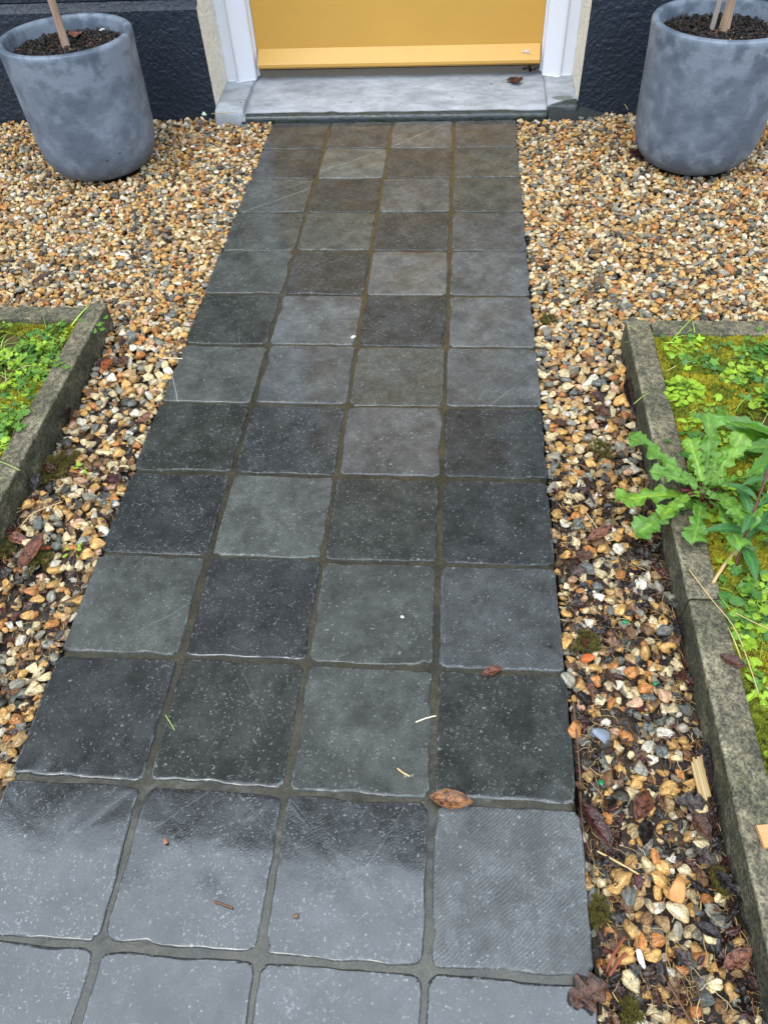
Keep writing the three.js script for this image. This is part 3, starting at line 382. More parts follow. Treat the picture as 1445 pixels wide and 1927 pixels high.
{
  const R = rngOf(1234);
  const fill = (x0, x1, z0, z1, dens, size, keep) => {
    const n = (x1 - x0) * (z1 - z0) * dens;
    for (let i = 0; i < n; i++) {
      let best = null; for (let t = 0; t < 3; t++) { const x = lerp(x0, x1, R()), z = lerp(z0, z1, R()); if (!isGravel(x, z)) continue; const h = hAt(x, z, 0.002); if (!best || h < best[2]) best = [x, z, h]; }
      if (!best) continue; const [x, z, h] = best; if (h > limit(x, z) + 0.004) continue; if (keep && R() > keep(x, z)) continue;
      if (POTS.some(([px, pz]) => Math.hypot(x - px, z - pz) < 0.118)) continue;
      const L = size(x, z, R), a = L * (0.5 + 0.14 * R()), b = L * (0.36 + 0.1 * R()), c = L * (0.25 + 0.13 * R());
      const ex = Math.abs(x) - 0.396; if (ex < b * 0.4) continue; if (Math.abs(x) < 0.58 && z > 1.2 && 0.578 - Math.abs(x) < b * 0.7) continue;
      const y = drop(x, z, a, b, c, R); if (y === undefined) continue;
      stones.push({ x, y, z, a, b, c, yaw: R() * 6.283, tx: (R() - 0.5) * (R() < 0.2 ? 1.9 : 0.75), tz: (R() - 0.5) * (R() < 0.2 ? 1.9 : 0.75), v: Math.floor(R() * stoneVar.length), p: pick(R()), k: 0.78 + 0.42 * R() });
    }
  };
  const wide = (x, z, r) => 0.0095 + 0.010 * Math.pow(r(), 1.4) + (r() < 0.02 ? 0.008 : 0);
  fill(-1.98, -0.397, -0.03, 1.142, 13500, wide); fill(0.397, 1.98, -0.03, 1.172, 13500, wide);
  const strip = (x, z, r) => (r() < 0.3 ? 0.005 + 0.005 * r() : 0.011 + 0.013 * Math.pow(r(), 1.2) + (r() < 0.12 ? 0.008 * r() : 0));
  const kl = (x, z) => lerp(1, clamp(0.25 + 1.6 * sstep(0.36, 0.56, fbm(x * 13 + 7, z * 13 + 1, 3)), 0, 1) * lerp(0.5, 1, sstep(-0.575, -0.52, x)), sstep(1.25, 1.5, z));
  fill(-0.580, -0.397, 1.142, 3.2, 13500, strip, kl);
  const kr = (x, z) => lerp(1, clamp(0.3 + 1.3 * sstep(0.36, 0.56, fbm(x * 13 + 31, z * 13 + 4, 3)), 0, 1) * lerp(0.35, 1, sstep(0.575, 0.53, x)) * lerp(0.35, 1, sstep(0.405, 0.45, x)), sstep(1.35, 1.75, z));
  fill(0.397, 0.578, 1.172, 3.2, 13500, strip, kr);
}
{
  const E = new THREE.Euler(), Q = new THREE.Quaternion(), V = new THREE.Vector3(), S = new THREE.Vector3(), M = new THREE.Matrix4(), C = new THREE.Color();
  const pose = s => { E.set(s.tx, s.yaw, s.tz, 'YXZ'); Q.setFromEuler(E); V.set(s.x, s.y, s.z); S.set(s.a, s.c, s.b); };
  // the largest stones lying open in the strips are things of their own
  const seen = stones.filter(s => { if (s.z < 1.6 || s.z > 2.44 || Math.abs(s.x) > 0.58 || hAt(s.x, s.z, 0.003) > s.y + s.c + 0.003) return false; const q = new THREE.Vector3(s.x, s.y, s.z).project(camera); return Math.abs(q.x) < 1 && Math.abs(q.y) < 1; }).sort((a, b) => (b.a * b.b) / Math.pow(3 - b.z, 2) - (a.a * a.b) / Math.pow(3 - a.z, 2)).slice(0, 240);
  const own = new Set(seen), pm = palette.map(p => [0.82, 1, 1.15].map(k => std({ vertexColors: true, map: grainT, bumpMap: grainT, bumpScale: 0.0012, color: p[0].clone().multiplyScalar(k), roughness: 0.45 })));
  for (const s of seen) { pose(s); const o = fin(new THREE.Mesh(stoneVar[s.v], pm[s.p][s.k < 0.92 ? 0 : s.k < 1.08 ? 1 : 2])); o.position.copy(V); o.quaternion.copy(Q); o.scale.copy(S); const side = s.x < 0, bed = side ? 'grassy' : 'mossy', sz = s.a > 0.0135 ? 'large' : s.a > 0.0105 ? 'middling' : 'small', sh = s.c / s.a < 0.56 ? 'flat' : s.b / s.a < 0.78 ? 'elongated' : 'chunky', wh = Math.abs(s.x) < 0.45 ? 'close to the path edge' : Math.abs(s.x) > 0.535 ? `close to the ${bed} bed edging` : `midway between path and ${bed} bed`; top(o, 'pebble', `${sz} ${sh} ${colourWord[s.p]} pebble in gravel ${wh}`, 'pebble', `${sz} ${sh} ${colourWord[s.p]} pebbles ${wh}`); }
  for (const side of [-1, 1]) {
    const grp = new THREE.Group(); grp.name = nm('gravel'); grp.userData.kind = 'stuff'; tag(grp, side < 0 ? 'mixed honey and grey gravel on the grassy bed side of the path' : 'mixed honey and grey gravel on the mossy bed side of the path', 'gravel'); scene.add(grp);
    stoneVar.forEach((g, v) => { const l = stones.filter(s => s.v === v && s.x * side > 0 && !own.has(s)); const im = fin(new THREE.InstancedMesh(g, stoneM, l.length)); im.name = 'stones'; l.forEach((s, i) => { pose(s); M.compose(V, Q, S); im.setMatrixAt(i, M); im.setColorAt(i, C.copy(palette[s.p][0]).multiplyScalar(s.k)); }); grp.add(im); });
  }
  console.log('stones', stones.length, 'own', seen.length);
}
// ------------------------------------------------------------------ planted beds: earth, moss, grass, weeds
function bedTop(x, z) { return 0.040 + 0.016 * (fbm(x * 7 + 50, z * 7 + 20, 3) - 0.5) + 0.007 * (fbm(x * 40, z * 40, 2) - 0.5); }
function mossy(x, z) { return x > 0 ? fbm(x * 8 + 5, z * 8 + 3, 4) + 0.10 * sstep(0.70, 0.64, x) + 0.06 * sstep(1.34, 1.24, z) : fbm(x * 9 + 60, z * 9 + 33, 4) + 0.0 + 0.08 * sstep(-0.74, -0.66, x); }
{
  const mossTex = texOf(512, 512, (i, j, o) => { const u = i / 512, v = j / 512, n = tfbm(u, v, 10, 5), f = tn(u * 170, v * 170, 170), k = 0.55 + 0.7 * n + 0.5 * (f - 0.5); o[0] = 84 * k; o[1] = 74 * k; o[2] = 30 * k; }, true);
  const mm = std({ map: mossTex, roughness: 0.9 });
  const mk = (x0, x1, z0, z1) => gridGeo(Math.ceil((x1 - x0) / 0.012), Math.ceil((z1 - z0) / 0.012), (u, v) => { const x = lerp(x0, x1, u), z = lerp(z0, z1, v); return [x, bedTop(x, z), z]; }, (u, v, q) => [q[0] * 3, q[2] * 3]);
  const grp = struct(new THREE.Group(), 'bed_soil'); part(grp, 'earth', mk(-1.9, -0.6265, 1.19, 3.2), mm); part(grp, 'earth', mk(0.6275, 1.9, 1.222, 3.2), mm);
}
// a blade/leaf sheet: length 1 along +z from the origin, built from a half-width function; returns positions with a fold and a droop
function leafGeo({ nl = 10, nw = 2, half, fold = 0.25, droop = 0.3, lift = 0.2, wave = 0, seed = 1, rib = [1.5, 1.5, 1.3], c0 = [1, 1, 1], c1 = null, ribW = 0.12 }) {
  const P = [], C = [], U = [], I = [], nn = nw * 2;
  for (let j = 0; j <= nl; j++) { const t = j / nl, y0 = lift * t - droop * t * t; for (let i = 0; i <= nn; i++) { const s = (i - nw) / nw, h = half(t, s < 0 ? 0 : 1), x = s * h, y = y0 + Math.abs(x) * fold + wave * (vn(seed + t * 9, seed + s * 2.2) - 0.5) * Math.abs(s); P.push(x, y, t); U.push(s * 0.5 + 0.5, t);
      const k = 0.86 + 0.28 * vn(seed + t * 7 + 3, seed + s * 3), mid = i === nw ? 1 : 0; const cc = c1 ? c0.map((c, q) => lerp(c, c1[q], t)) : c0; for (let q = 0; q < 3; q++) C.push(cc[q] * k * (mid ? rib[q] : 1)); } }
  for (let j = 0; j < nl; j++) for (let i = 0; i < nn; i++) { const a = j * (nn + 1) + i, b = a + 1, c = a + nn + 1, d = c + 1; I.push(a, c, b, b, c, d); }
  const g = new THREE.BufferGeometry(); g.setAttribute('position', new THREE.Float32BufferAttribute(P, 3)); g.setAttribute('uv', new THREE.Float32BufferAttribute(U, 2)); g.setAttribute('color', new THREE.Float32BufferAttribute(C, 3)); g.setIndex(I); g.computeVertexNormals(); return g;
}
const veinT = texOf(128, 256, (i, j, o) => { const s = Math.abs(i / 128 - 0.5) * 2, t = j / 256, w = (t * 9 - s * 2.2), f = Math.abs(w - Math.round(w)), v = sstep(0.10, 0.03, f) * (1 - s * 0.5), n = fbm(i / 14, j / 14, 4), g = vn(i * 0.7, j * 0.7), mr = sstep(0.10, 0.04, s), k = 255 * clamp(0.70 + 0.3 * n + 0.10 * (g - 0.5) + 0.10 * v); o[0] = lerp(k, 250, mr * 0.7); o[1] = lerp(k, 245, mr * 0.7); o[2] = lerp(k * 0.97, 250, mr * 0.7); }, true);
const greenM = (r, g, b, ro = 0.5) => phy({ color: lin(r, g, b), vertexColors: true, map: veinT, bumpMap: veinT, bumpScale: 0.001, roughness: ro, side: THREE.DoubleSide, transmission: 0.25, thickness: 0 });
// moss: tiny star tufts
{
  const spikes = []; const R = rngOf(44);
  for (let k = 0; k < 7; k++) { const a = k / 7 * 6.283 + R(), t = 0.35 + 0.5 * R(), g = new THREE.BufferGeometry(), dx = Math.cos(a), dz = Math.sin(a), w = 0.13; const tip = [dx * t, 1 - 0.35 * t, dz * t]; g.setAttribute('position', new THREE.Float32BufferAttribute([-dz * w, 0, dx * w, dz * w, 0, -dx * w, ...tip, -dz * w + dx * 0.1, 0, dx * w + dz * 0.1, ...tip, dz * w, 0, -dx * w], 3)); g.computeVertexNormals(); spikes.push(g); }
  const tuft = mergeGeometries(spikes), mm = std({ color: 0xffffff, roughness: 0.75, side: THREE.DoubleSide });
  const E = new THREE.Euler(), Q = new THREE.Quaternion(), V = new THREE.Vector3(), S = new THREE.Vector3(), M = new THREE.Matrix4(), C = new THREE.Color();
  for (const side of [-1, 1]) {
    const L = []; const n = side < 0 ? 46000 : 62000;
    for (let i = 0; i < n; i++) { const x = side < 0 ? lerp(-1.05, -0.625, R()) : lerp(0.626, 1.05, R()), z = lerp(side < 0 ? 1.195 : 1.226, 2.6, R()); const m = mossy(x, z); if (m < 0.46 + 0.05 * R()) continue; L.push([x, z, m]); }
    for (const [px, pz, pr, n2] of side < 0 ? [[-0.555, 1.60, 0.03, 700], [-0.54, 1.585, 0.025, 400], [-0.50, 1.82, 0.02, 260], [-0.565, 1.80, 0.022, 260]] : [[0.408, 2.325, 0.011, 170], [0.43, 2.425, 0.011, 110], [0.425, 1.1, 0.014, 120], [0.56, 2.28, 0.014, 160], [0.43, 1.95, 0.018, 200], [0.50, 1.52, 0.02, 120]]) for (let i = 0; i < n2; i++) { const a = R() * 6.283, r = pr * Math.sqrt(R()) * (0.4 + 1.2 * vn(Math.cos(a) * 2 + px * 50, Math.sin(a) * 2 + pz * 50)); L.push([px + Math.cos(a) * r, pz + Math.sin(a) * r * 1.3, -1]); }
    const im = fin(new THREE.InstancedMesh(tuft, mm, L.length));
    L.forEach(([x, z, m], i) => { const s = 0.0042 + 0.004 * R(); E.set((R() - 0.5) * 0.7, R() * 6.3, (R() - 0.5) * 0.7); Q.setFromEuler(E); const y = m < 0 ? hAt(x, z, 0.002) - 0.001 : bedTop(x, z) + 0.010 * sstep(0.46, 0.62, m) - 0.002; V.set(x, y, z); S.set(s * 1.1, s * 1.3, s * 1.1); M.compose(V, Q, S); im.setMatrixAt(i, M);
      const q = fbm(x * 22 + 9, z * 22, 2); if (m < 0) C.copy(lin(96, 88, 34)).multiplyScalar(0.6 + 0.7 * R()); else C.copy(lin(180, 170, 40)).lerp(lin(126, 136, 30), sstep(0.4, 0.62, q)).multiplyScalar(0.55 + 0.75 * R()); im.setColorAt(i, C); });
    im.name = nm('moss'); im.userData.kind = 'stuff'; tag(im, side < 0 ? 'yellow green moss among the grass and along the edging' : 'golden green moss cushions under the weeds in the bed', 'moss'); scene.add(im);
  }
}
// grass in the left bed and a few wisps in the right
{
  const R = rngOf(61), bl = [0, 1, 2].map(k => leafGeo({ nl: 6, nw: 1, half: t => 0.028 * (1 - t * t * 0.95), fold: 0.5, droop: 0.35 + 0.5 * k, lift: 1.0, rib: [1, 1, 1] }));
  const gm = std({ color: 0xffffff, vertexColors: true, roughness: 0.55, side: THREE.DoubleSide });
  const E = new THREE.Euler(), Q = new THREE.Quaternion(), V = new THREE.Vector3(), S = new THREE.Vector3(), M = new THREE.Matrix4(), C = new THREE.Color();
  const mk = (pts, label) => { const grp = new THREE.Group(); grp.name = nm('grass'); grp.userData.kind = 'stuff'; tag(grp, label, 'grass'); scene.add(grp); bl.forEach((g, v) => { const l = pts.filter((p, i) => i % 3 === v), im = fin(new THREE.InstancedMesh(g, gm, l.length)); im.name = 'blades'; l.forEach(([x, z, s], i) => { E.set((R() - 0.5) * 0.9, R() * 6.3, (R() - 0.5) * 0.9, 'YXZ'); Q.setFromEuler(E); V.set(x, bedTop(x, z) - 0.002, z); S.set(s * 0.8, s, s); M.compose(V, Q, S); im.setMatrixAt(i, M); const t = R(); C.copy(t < 0.62 ? lin(152, 188, 58) : t < 0.85 ? lin(116, 160, 52) : lin(186, 178, 110)).multiplyScalar(0.75 + 0.5 * R()); im.setColorAt(i, C); }); grp.add(im); }); };
  const a = []; for (let i = 0; i < 12000; i++) { const x = lerp(-1.1, -0.632, R()), z = lerp(1.198, 2.5, R()); const k = sstep(0.34, 0.6, fbm(x * 11 + 3, z * 11 + 70, 3)); if (R() > 0.2 + 0.8 * k) continue; a.push([x, z, 0.026 + 0.055 * R() * R()]); }
  mk(a, 'short bright grass blades in the bed beside the mossy edging');
  const b = []; for (let i = 0; i < 700; i++) { const x = lerp(0.64, 1.0, R()), z = lerp(1.23, 2.5, R()); if (fbm(x * 9 + 13, z * 9 + 7, 3) < 0.55 && R() > 0.12) continue; b.push([x, z, 0.025 + 0.035 * R()]); }
  for (let i = 0; i < 26; i++) b.push([0.632 + R() * 0.03, 1.232 + R() * 0.025, 0.05 + 0.04 * R()]);
  mk(b, 'sparse thin grass wisps growing through the golden moss');
}
// small lobed leaves on stalks (creeping weeds)
function lobed(n, seed) { // fan leaf with three lobes, each cut
  const K = 30, P = [0, 0.02, 0.05], C = [1.1, 1.1, 1], I = [], o = seed * 3.1; for (let k = 0; k <= K; k++) { const t = k / K, th = lerp(-2.25, 2.25, t), lobe = Math.abs(Math.cos(th * n / 3 * 1.05)), cut = 0.82 + 0.18 * Math.abs(Math.sin(th * 7.5 + o)); const r = (0.34 + 0.66 * Math.pow(lobe, 0.7)) * cut * 0.55; P.push(Math.sin(th) * r, 0.05 * Math.cos(th * 3) + 0.09 * (vn(t * 9 + o, 2) - 0.5), 0.25 + Math.cos(th) * r); const s = 0.85 + 0.3 * vn(t * 12, o); C.push(s, s, s); if (k) I.push(0, k, k + 1); }
  P[2] = 0.2; const g = new THREE.BufferGeometry(); g.setAttribute('position', new THREE.Float32BufferAttribute(P, 3)); g.setAttribute('color', new THREE.Float32BufferAttribute(C, 3)); g.setIndex(I); g.computeVertexNormals(); return g;
}
const roundLeaf = (notch, seed) => { const K = 26, P = [0, 0.0, 0.5], C = [1.12, 1.12, 1.05], I = []; for (let k = 0; k <= K; k++) { const th = k / K * 6.2832, r = 0.45 * (1 + notch * 0.09 * Math.sin(th * 9 + seed)) * (1 - 0.12 * Math.cos(th * 2 + 3.1)); P.push(Math.sin(th) * r, 0.07 * r * Math.cos(th * 2) + 0.1 * (vn(k * 0.5, seed) - 0.3), 0.5 - Math.cos(th) * r * 1.05); const s = 0.86 + 0.28 * vn(k * 0.6, seed + 4); C.push(s, s, s); if (k) I.push(0, k, k + 1); } const g = new THREE.BufferGeometry(); g.setAttribute('position', new THREE.Float32BufferAttribute(P, 3)); g.setAttribute('color', new THREE.Float32BufferAttribute(C, 3)); g.setIndex(I); g.computeVertexNormals(); return g; };
const withUv = g => { const p = g.attributes.position, u = []; for (let i = 0; i < p.count; i++) u.push(p.getX(i) + 0.5, p.getZ(i)); g.setAttribute('uv', new THREE.Float32BufferAttribute(u, 2)); return g; };
const lobedV = [0, 1, 2].map(k => withUv(lobed(2.6 + 0.2 * k, k + 1))), roundV = [0, 1, 2].map(k => withUv(roundLeaf(1, k * 2 + 1))), smoothV = [0, 1].map(k => withUv(roundLeaf(0.1, k * 3 + 2)));
function stalk(a, b, r, sag = 0.3) { const m = a.clone().lerp(b, 0.5); m.y += sag * a.distanceTo(b); return new THREE.TubeGeometry(new THREE.QuadraticBezierCurve3(a, m, b), 8, r, 5); }
function whiteCol(g, k = [1, 1, 1]) { const n = g.attributes.position.count, c = new Float32Array(n * 3); for (let i = 0; i < n; i++) c.set(k, i * 3); g.setAttribute('color', new THREE.BufferAttribute(c, 3)); return g; }
// a weed: leaves on stalks round a crown
function weed(u, v, h, o) {
  const c = at(u, v, h), R = rngOf(o.seed), grp = top(new THREE.Group(), o.name, o.label, 'weed', o.group); const y = o.y ?? bedTop(c.x, c.z) - 0.004; grp.position.set(c.x, y, c.z);
  const m = o.mat, rot = new THREE.Euler(), q = new THREE.Quaternion();
  for (let i = 0; i < o.n; i++) { const a = i * 2.4 + R() * 0.8, d = o.r * (o.full ? Math.sqrt((i + 0.5) / o.n) : 0.35 + 0.65 * Math.sqrt(R())), hh = o.h * (0.5 + 0.7 * R()) * (o.dome ? 1.25 - 0.6 * d / o.r : 1), tip = new THREE.Vector3(Math.cos(a) * d, hh, Math.sin(a) * d), L = o.leaf * (0.7 + 0.5 * R());
    const st = part(grp, 'stalk', stalk(new THREE.Vector3(Math.cos(a) * 0.003, 0, Math.sin(a) * 0.003), tip, o.leaf * 0.035, 0.15), o.stalkM || stalkM); st.name = 'stalk';
    const lf = part(grp, 'leaf', o.shapes[i % o.shapes.length], m); lf.position.copy(tip); rot.set((R() - 0.35) * 0.7, -a + Math.PI / 2, (R() - 0.5) * 0.6, 'YXZ'); lf.quaternion.copy(q.setFromEuler(rot)); lf.scale.setScalar(L); }
  return grp;
}
const stalkM = std({ color: lin(120, 140, 60), roughness: 0.6 }), redStalk = std({ color: lin(98, 48, 42), roughness: 0.55 });
const gMid = greenM(108, 160, 50), gDeep = greenM(80, 134, 48), gLime = greenM(176, 216, 52), gBlue = greenM(90, 142, 70);
// creeping ground cover
{
  const R = rngOf(71), E = new THREE.Euler(), Q = new THREE.Quaternion(), V = new THREE.Vector3(), S = new THREE.Vector3(), M = new THREE.Matrix4(), C = new THREE.Color();
  const gm = phy({ color: 0xffffff, vertexColors: true, map: veinT, roughness: 0.5, side: THREE.DoubleSide, transmission: 0.2, thickness: 0 });
  const mk = (pts, label) => { const grp = new THREE.Group(); grp.name = nm('ground_cover'); grp.userData.kind = 'stuff'; tag(grp, label, 'weeds'); scene.add(grp); [...lobedV, smoothV[0]].forEach((g, v) => { const l = pts.filter((p, i) => (i % 7 === 6 ? 3 : i % 3) === v), im = fin(new THREE.InstancedMesh(g, gm, l.length)); im.name = 'leaves'; l.forEach(([x, z, s, h], i) => { E.set((R() - 0.4) * 0.8, R() * 6.3, (R() - 0.5) * 0.8, 'YXZ'); Q.setFromEuler(E); V.set(x, bedTop(x, z) + h, z); if (v === 3) s *= 0.5; S.set(s, s, s); M.compose(V, Q, S); im.setMatrixAt(i, M); const t = fbm(x * 30, z * 30 + 6, 2); C.copy(lin(84, 138, 50)).lerp(lin(168, 204, 54), sstep(0.35, 0.68, t + 0.2 * (R() - 0.5))).multiplyScalar(0.8 + 0.4 * R()); im.setColorAt(i, C); }); grp.add(im); }); };
  const a = []; for (let i = 0; i < 12500; i++) { const x = lerp(-1.1, -0.634, R()), z = lerp(1.2, 2.5, R()); const k = sstep(0.38, 0.52, fbm(x * 12 + 21, z * 12 + 5, 3)) * (mossy(x, z) > 0.52 ? 0.45 : 1); if (R() > k) continue; a.push([x, z, 0.010 + 0.013 * R(), 0.006 + 0.024 * R()]); }
  mk(a, 'creeping small lobed leaves covering the bed between grass blades');
  const b = []; for (let i = 0; i < 11500; i++) { const x = lerp(0.636, 1.1, R()), z = lerp(1.235, 2.5, R()); const k = sstep(0.47, 0.58, fbm(x * 10 + 81, z * 10 + 15, 3) - 0.07 * sstep(1.5, 1.4, z) - 0.3 * sstep(0.06, 0.045, Math.hypot(x - 0.672, z - 1.385)) + 0.10 * sstep(0.70, 0.9, x) + 0.12 * sstep(1.45, 1.6, z) * sstep(2.05, 1.95, z)); if (R() > k * 0.7) continue; b.push([x, z, 0.010 + 0.016 * R(), 0.006 + 0.018 * R()]); }
  mk(b, 'creeping lobed leaves scattered over the mossy bed');
}
// the sprawling lobed rosette leaning over the edging
{
  const c = at(1322, 925, 0.075), grp = top(new THREE.Group(), 'lobed_rosette_weed', 'sprawling green weed with deeply lobed leaves and dark red centre over the edging', 'weed'); grp.position.set(c.x, 0.052, c.z);
  const half = (n, k, s) => (t, side) => { if (t < 0.14) return 0.010 + 0.03 * t; const e = sstep(1, 0.95, t), ter = Math.exp(-Math.pow((t - 0.88) / 0.09, 2)), tt = t + 0.03 * (vn(t * 9 + s * 7, side * 3 + n) - 0.5); const lo = Math.pow(Math.abs(Math.sin((tt * n + s + side * 0.22) * Math.PI)), 0.6), to = 0.011 * Math.sin(t * 80 + side * 2 + s * 9); return (0.022 + to * lo + (k * (0.4 + 0.6 * t)) * (0.16 + 0.84 * lo) * (1 - ter) + (0.13 + to) * ter) * e + 0.004; };
  const G = [0, 1, 2, 3].map(k => leafGeo({ nl: 84, nw: 3, half: half(6.2 + k * 0.5, 0.13 - 0.01 * k, k * 0.3), fold: 0.25, droop: 0.16 + 0.07 * k, lift: 0.2 + 0.05 * k, wave: 0.16, seed: k * 13 + 2, rib: [1.5, 1.25, 1.5] }));
  const m1 = greenM(112, 164, 58), m2 = greenM(128, 178, 54), mr = std({ color: lin(84, 24, 34), roughness: 0.5 });
  const L = [[1182, 822, 0.10], [1158, 944, 0.075], [1196, 1005, 0.06], [1332, 778, 0.13], [1392, 822, 0.14], [1300, 1030, 0.075], [1250, 880, 0.10], [1418, 980, 0.11], [1420, 905, 0.13], [1385, 1045, 0.09], [1240, 985, 0.075], [1350, 868, 0.10], [1215, 905, 0.085], [1290, 845, 0.09], [1400, 1010, 0.10]];
  L.forEach(([u, v, h], i) => { const t = at(u, v, h), d = t.clone().sub(grp.position), len = d.length(), o = part(grp, 'leaf', G[i % 4], i % 3 === 1 ? m2 : m1); o.position.set(0, 0.004 + 0.002 * i, 0); o.rotation.set(-Math.asin(clamp((d.y - 0.06 * len) / len, -0.6, 0.7)), Math.atan2(d.x, d.z), (vn(i * 3.3, 5) - 0.5) * 0.9, 'YXZ'); o.scale.set(len * (len < 0.09 ? 1.25 : 1), len, len);
    const q = new THREE.Vector3(d.x, d.y, d.z).multiplyScalar(0.24); q.y = 0.008 + 0.003 * (i % 3); q.multiplyScalar(1.15); q.y += 0.020; part(grp, 'red_stalk', stalk(new THREE.Vector3(0, 0.012, 0), q, 0.0032, 0.2), mr); });
  const bud = new THREE.SphereGeometry(0.008, 10, 8); bud.scale(1, 0.8, 1); const bo = part(grp, 'bud', bud, greenM(120, 130, 80)); whiteCol(bud); bo.position.set(0, 0.024, 0);
}
// dock: long smooth leaves reaching in over the bed
{
  const c = at(1500, 842, 0.06), grp = top(new THREE.Group(), 'dock_plant', 'broad smooth green dock leaves with pale midribs lying over the moss', 'weed'); grp.position.set(c.x, bedTop(c.x, c.z), c.z);
  const G = [0, 1].map(k => leafGeo({ nl: 22, nw: 3, half: t => 0.135 * Math.pow(Math.sin(Math.PI * Math.pow(clamp(t, 0.001, 1), 0.85)), 0.65) * (1 + 0.09 * Math.sin(t * 40 + k)) + 0.004, fold: 0.22, droop: 0.3, lift: 0.36, wave: 0.05, seed: 31 + k * 5, rib: [1.9, 1.5, 2.4] }));
  const m = greenM(92, 148, 36, 0.4);
  [[1340, 782, 0.075], [1372, 800, 0.09], [1400, 905, 0.12], [1465, 700, 0.1], [1620, 780, 0.1], [1560, 960, 0.1], [1385, 858, 0.06]].forEach(([u, v, h], i) => { const t = at(u, v, h), d = t.sub(grp.position), len = d.length(), o = part(grp, 'leaf', G[i % 2], m); o.rotation.set(-Math.asin(clamp((d.y - 0.05 * len) / len, -0.5, 0.6)), Math.atan2(d.x, d.z), 0.35 * (i % 2 ? 1 : -1), 'YXZ'); o.scale.set(len * 0.95, len, len); o.position.y = 0.003 * i; });
}
weed(1284, 735, 0.06, { name: 'lime_leaf_clump', label: 'dense domed clump of tiny lime green leaves against the edging', seed: 3, n: 110, r: 0.036, h: 0.034, leaf: 0.0125, shapes: smoothV, mat: gLime, full: true, dome: true, stalkM: std({ color: lin(140, 170, 60), roughness: 0.6 }) });
weed(1368, 1118, 0.055, { name: 'toothed_leaf_weed', label: 'small weed with toothed rounded leaves overhanging the edging joint', seed: 9, n: 9, r: 0.034, h: 0.022, leaf: 0.020, shapes: roundV, mat: gMid });
weed(1425, 1150, 0.06, { name: 'crinkled_leaf_weed', label: 'dark green crinkled round leaf weed beside the toothed weed', seed: 12, n: 20, r: 0.045, h: 0.024, leaf: 0.024, shapes: roundV, mat: gDeep, full: true });
weed(1345, 668, 0.06, { name: 'lobed_leaf_weed', label: 'blue green lobed leaf weed growing in moss near the house side edging', seed: 15, n: 15, r: 0.045, h: 0.022, leaf: 0.020, shapes: lobedV, mat: gBlue });
weed(1432, 640, 0.06, { name: 'lobed_leaf_weed', label: 'bright green lobed leaf weed close under the house side edging', seed: 18, n: 18, r: 0.04, h: 0.026, leaf: 0.022, shapes: lobedV, mat: gMid, full: true });
weed(1248, 622, 0.06, { name: 'lobed_leaf_weed', label: 'little lobed leaf weed with grass wisps in the mossy bed corner', seed: 19, n: 9, r: 0.022, h: 0.022, leaf: 0.014, shapes: lobedV, mat: gDeep });
weed(1300, 850, 0.055, { name: 'lobed_leaf_weed', label: 'low lobed leaf weed tucked behind the red centred rosette', seed: 23, n: 18, r: 0.042, h: 0.024, leaf: 0.019, shapes: lobedV, mat: gDeep, full: true });
weed(1425, 1000, 0.06, { name: 'lobed_leaf_weed', label: 'leafy lobed weed crowding round the dark upright stem', seed: 24, n: 22, r: 0.055, h: 0.035, leaf: 0.022, shapes: lobedV, mat: gBlue, full: true });
weed(1415, 1040, 0.05, { name: 'round_leaf_weed', label: 'smooth round leaf seedling on moss beside the dark upright stem', seed: 26, n: 6, r: 0.03, h: 0.016, leaf: 0.018, shapes: smoothV, mat: gMid });
weed(1438, 1235, 0.055, { name: 'lobed_leaf_weed', label: 'pale lobed leaf weed under a dry grass stem by the edging', seed: 29, n: 14, r: 0.035, h: 0.02, leaf: 0.015, shapes: [...lobedV, smoothV[1]], mat: gMid, full: true });
weed(1428, 1300, 0.05, { name: 'narrow_leaf_weed', label: 'small light green star shaped weed on the edging side of the bed', seed: 31, n: 7, r: 0.012, h: 0.014, leaf: 0.026, shapes: [leafGeo({ nl: 8, nw: 2, half: t => 0.16 * Math.sin(Math.PI * clamp(t, 0.01, 1)) + 0.005, droop: 0.25, lift: 0.25, seed: 3 })], mat: gLime });
weed(1440, 1440, 0.05, { name: 'round_leaf_weed', label: 'tiny lime leaf seedling beside black patches on the edging', seed: 33, n: 5, r: 0.012, h: 0.012, leaf: 0.009, shapes: smoothV, mat: gLime });
for (const [u, v, sd, l] of [[168, 600, 41, 'feathery green lobed weed in the grassy bed corner'], [60, 640, 43, 'dark green lobed weed among grass behind the edging'], [95, 690, 45, 'bright lobed weed spilling onto the middle of the edging'], [30, 745, 47, 'deep green lobed weed hugging the grassy bed edging'], [20, 800, 49, 'rounded leaf weed beside the worn end of edging']])
  weed(u, v, 0.06, { name: 'lobed_leaf_weed', label: l, seed: sd, n: 17, r: 0.036, h: 0.026, leaf: 0.019, shapes: sd === 49 ? roundV : lobedV, mat: sd % 4 === 1 ? gMid : gDeep, full: true });
// sprigs in the gravel
weed(157, 882, 0.003, { name: 'gravel_seedling', label: 'tiny lime seedling sprouting from gravel beside the path edge', seed: 51, n: 5, r: 0.009, h: 0.008, leaf: 0.010, shapes: smoothV, mat: gLime, y: 0.0 });
weed(140, 1040, 0.003, { name: 'gravel_seedling', label: 'tiny lime seedling near the rusty lance shaped leaf', seed: 53, n: 6, r: 0.011, h: 0.008, leaf: 0.009, shapes: smoothV, mat: gLime, y: 0.0 });
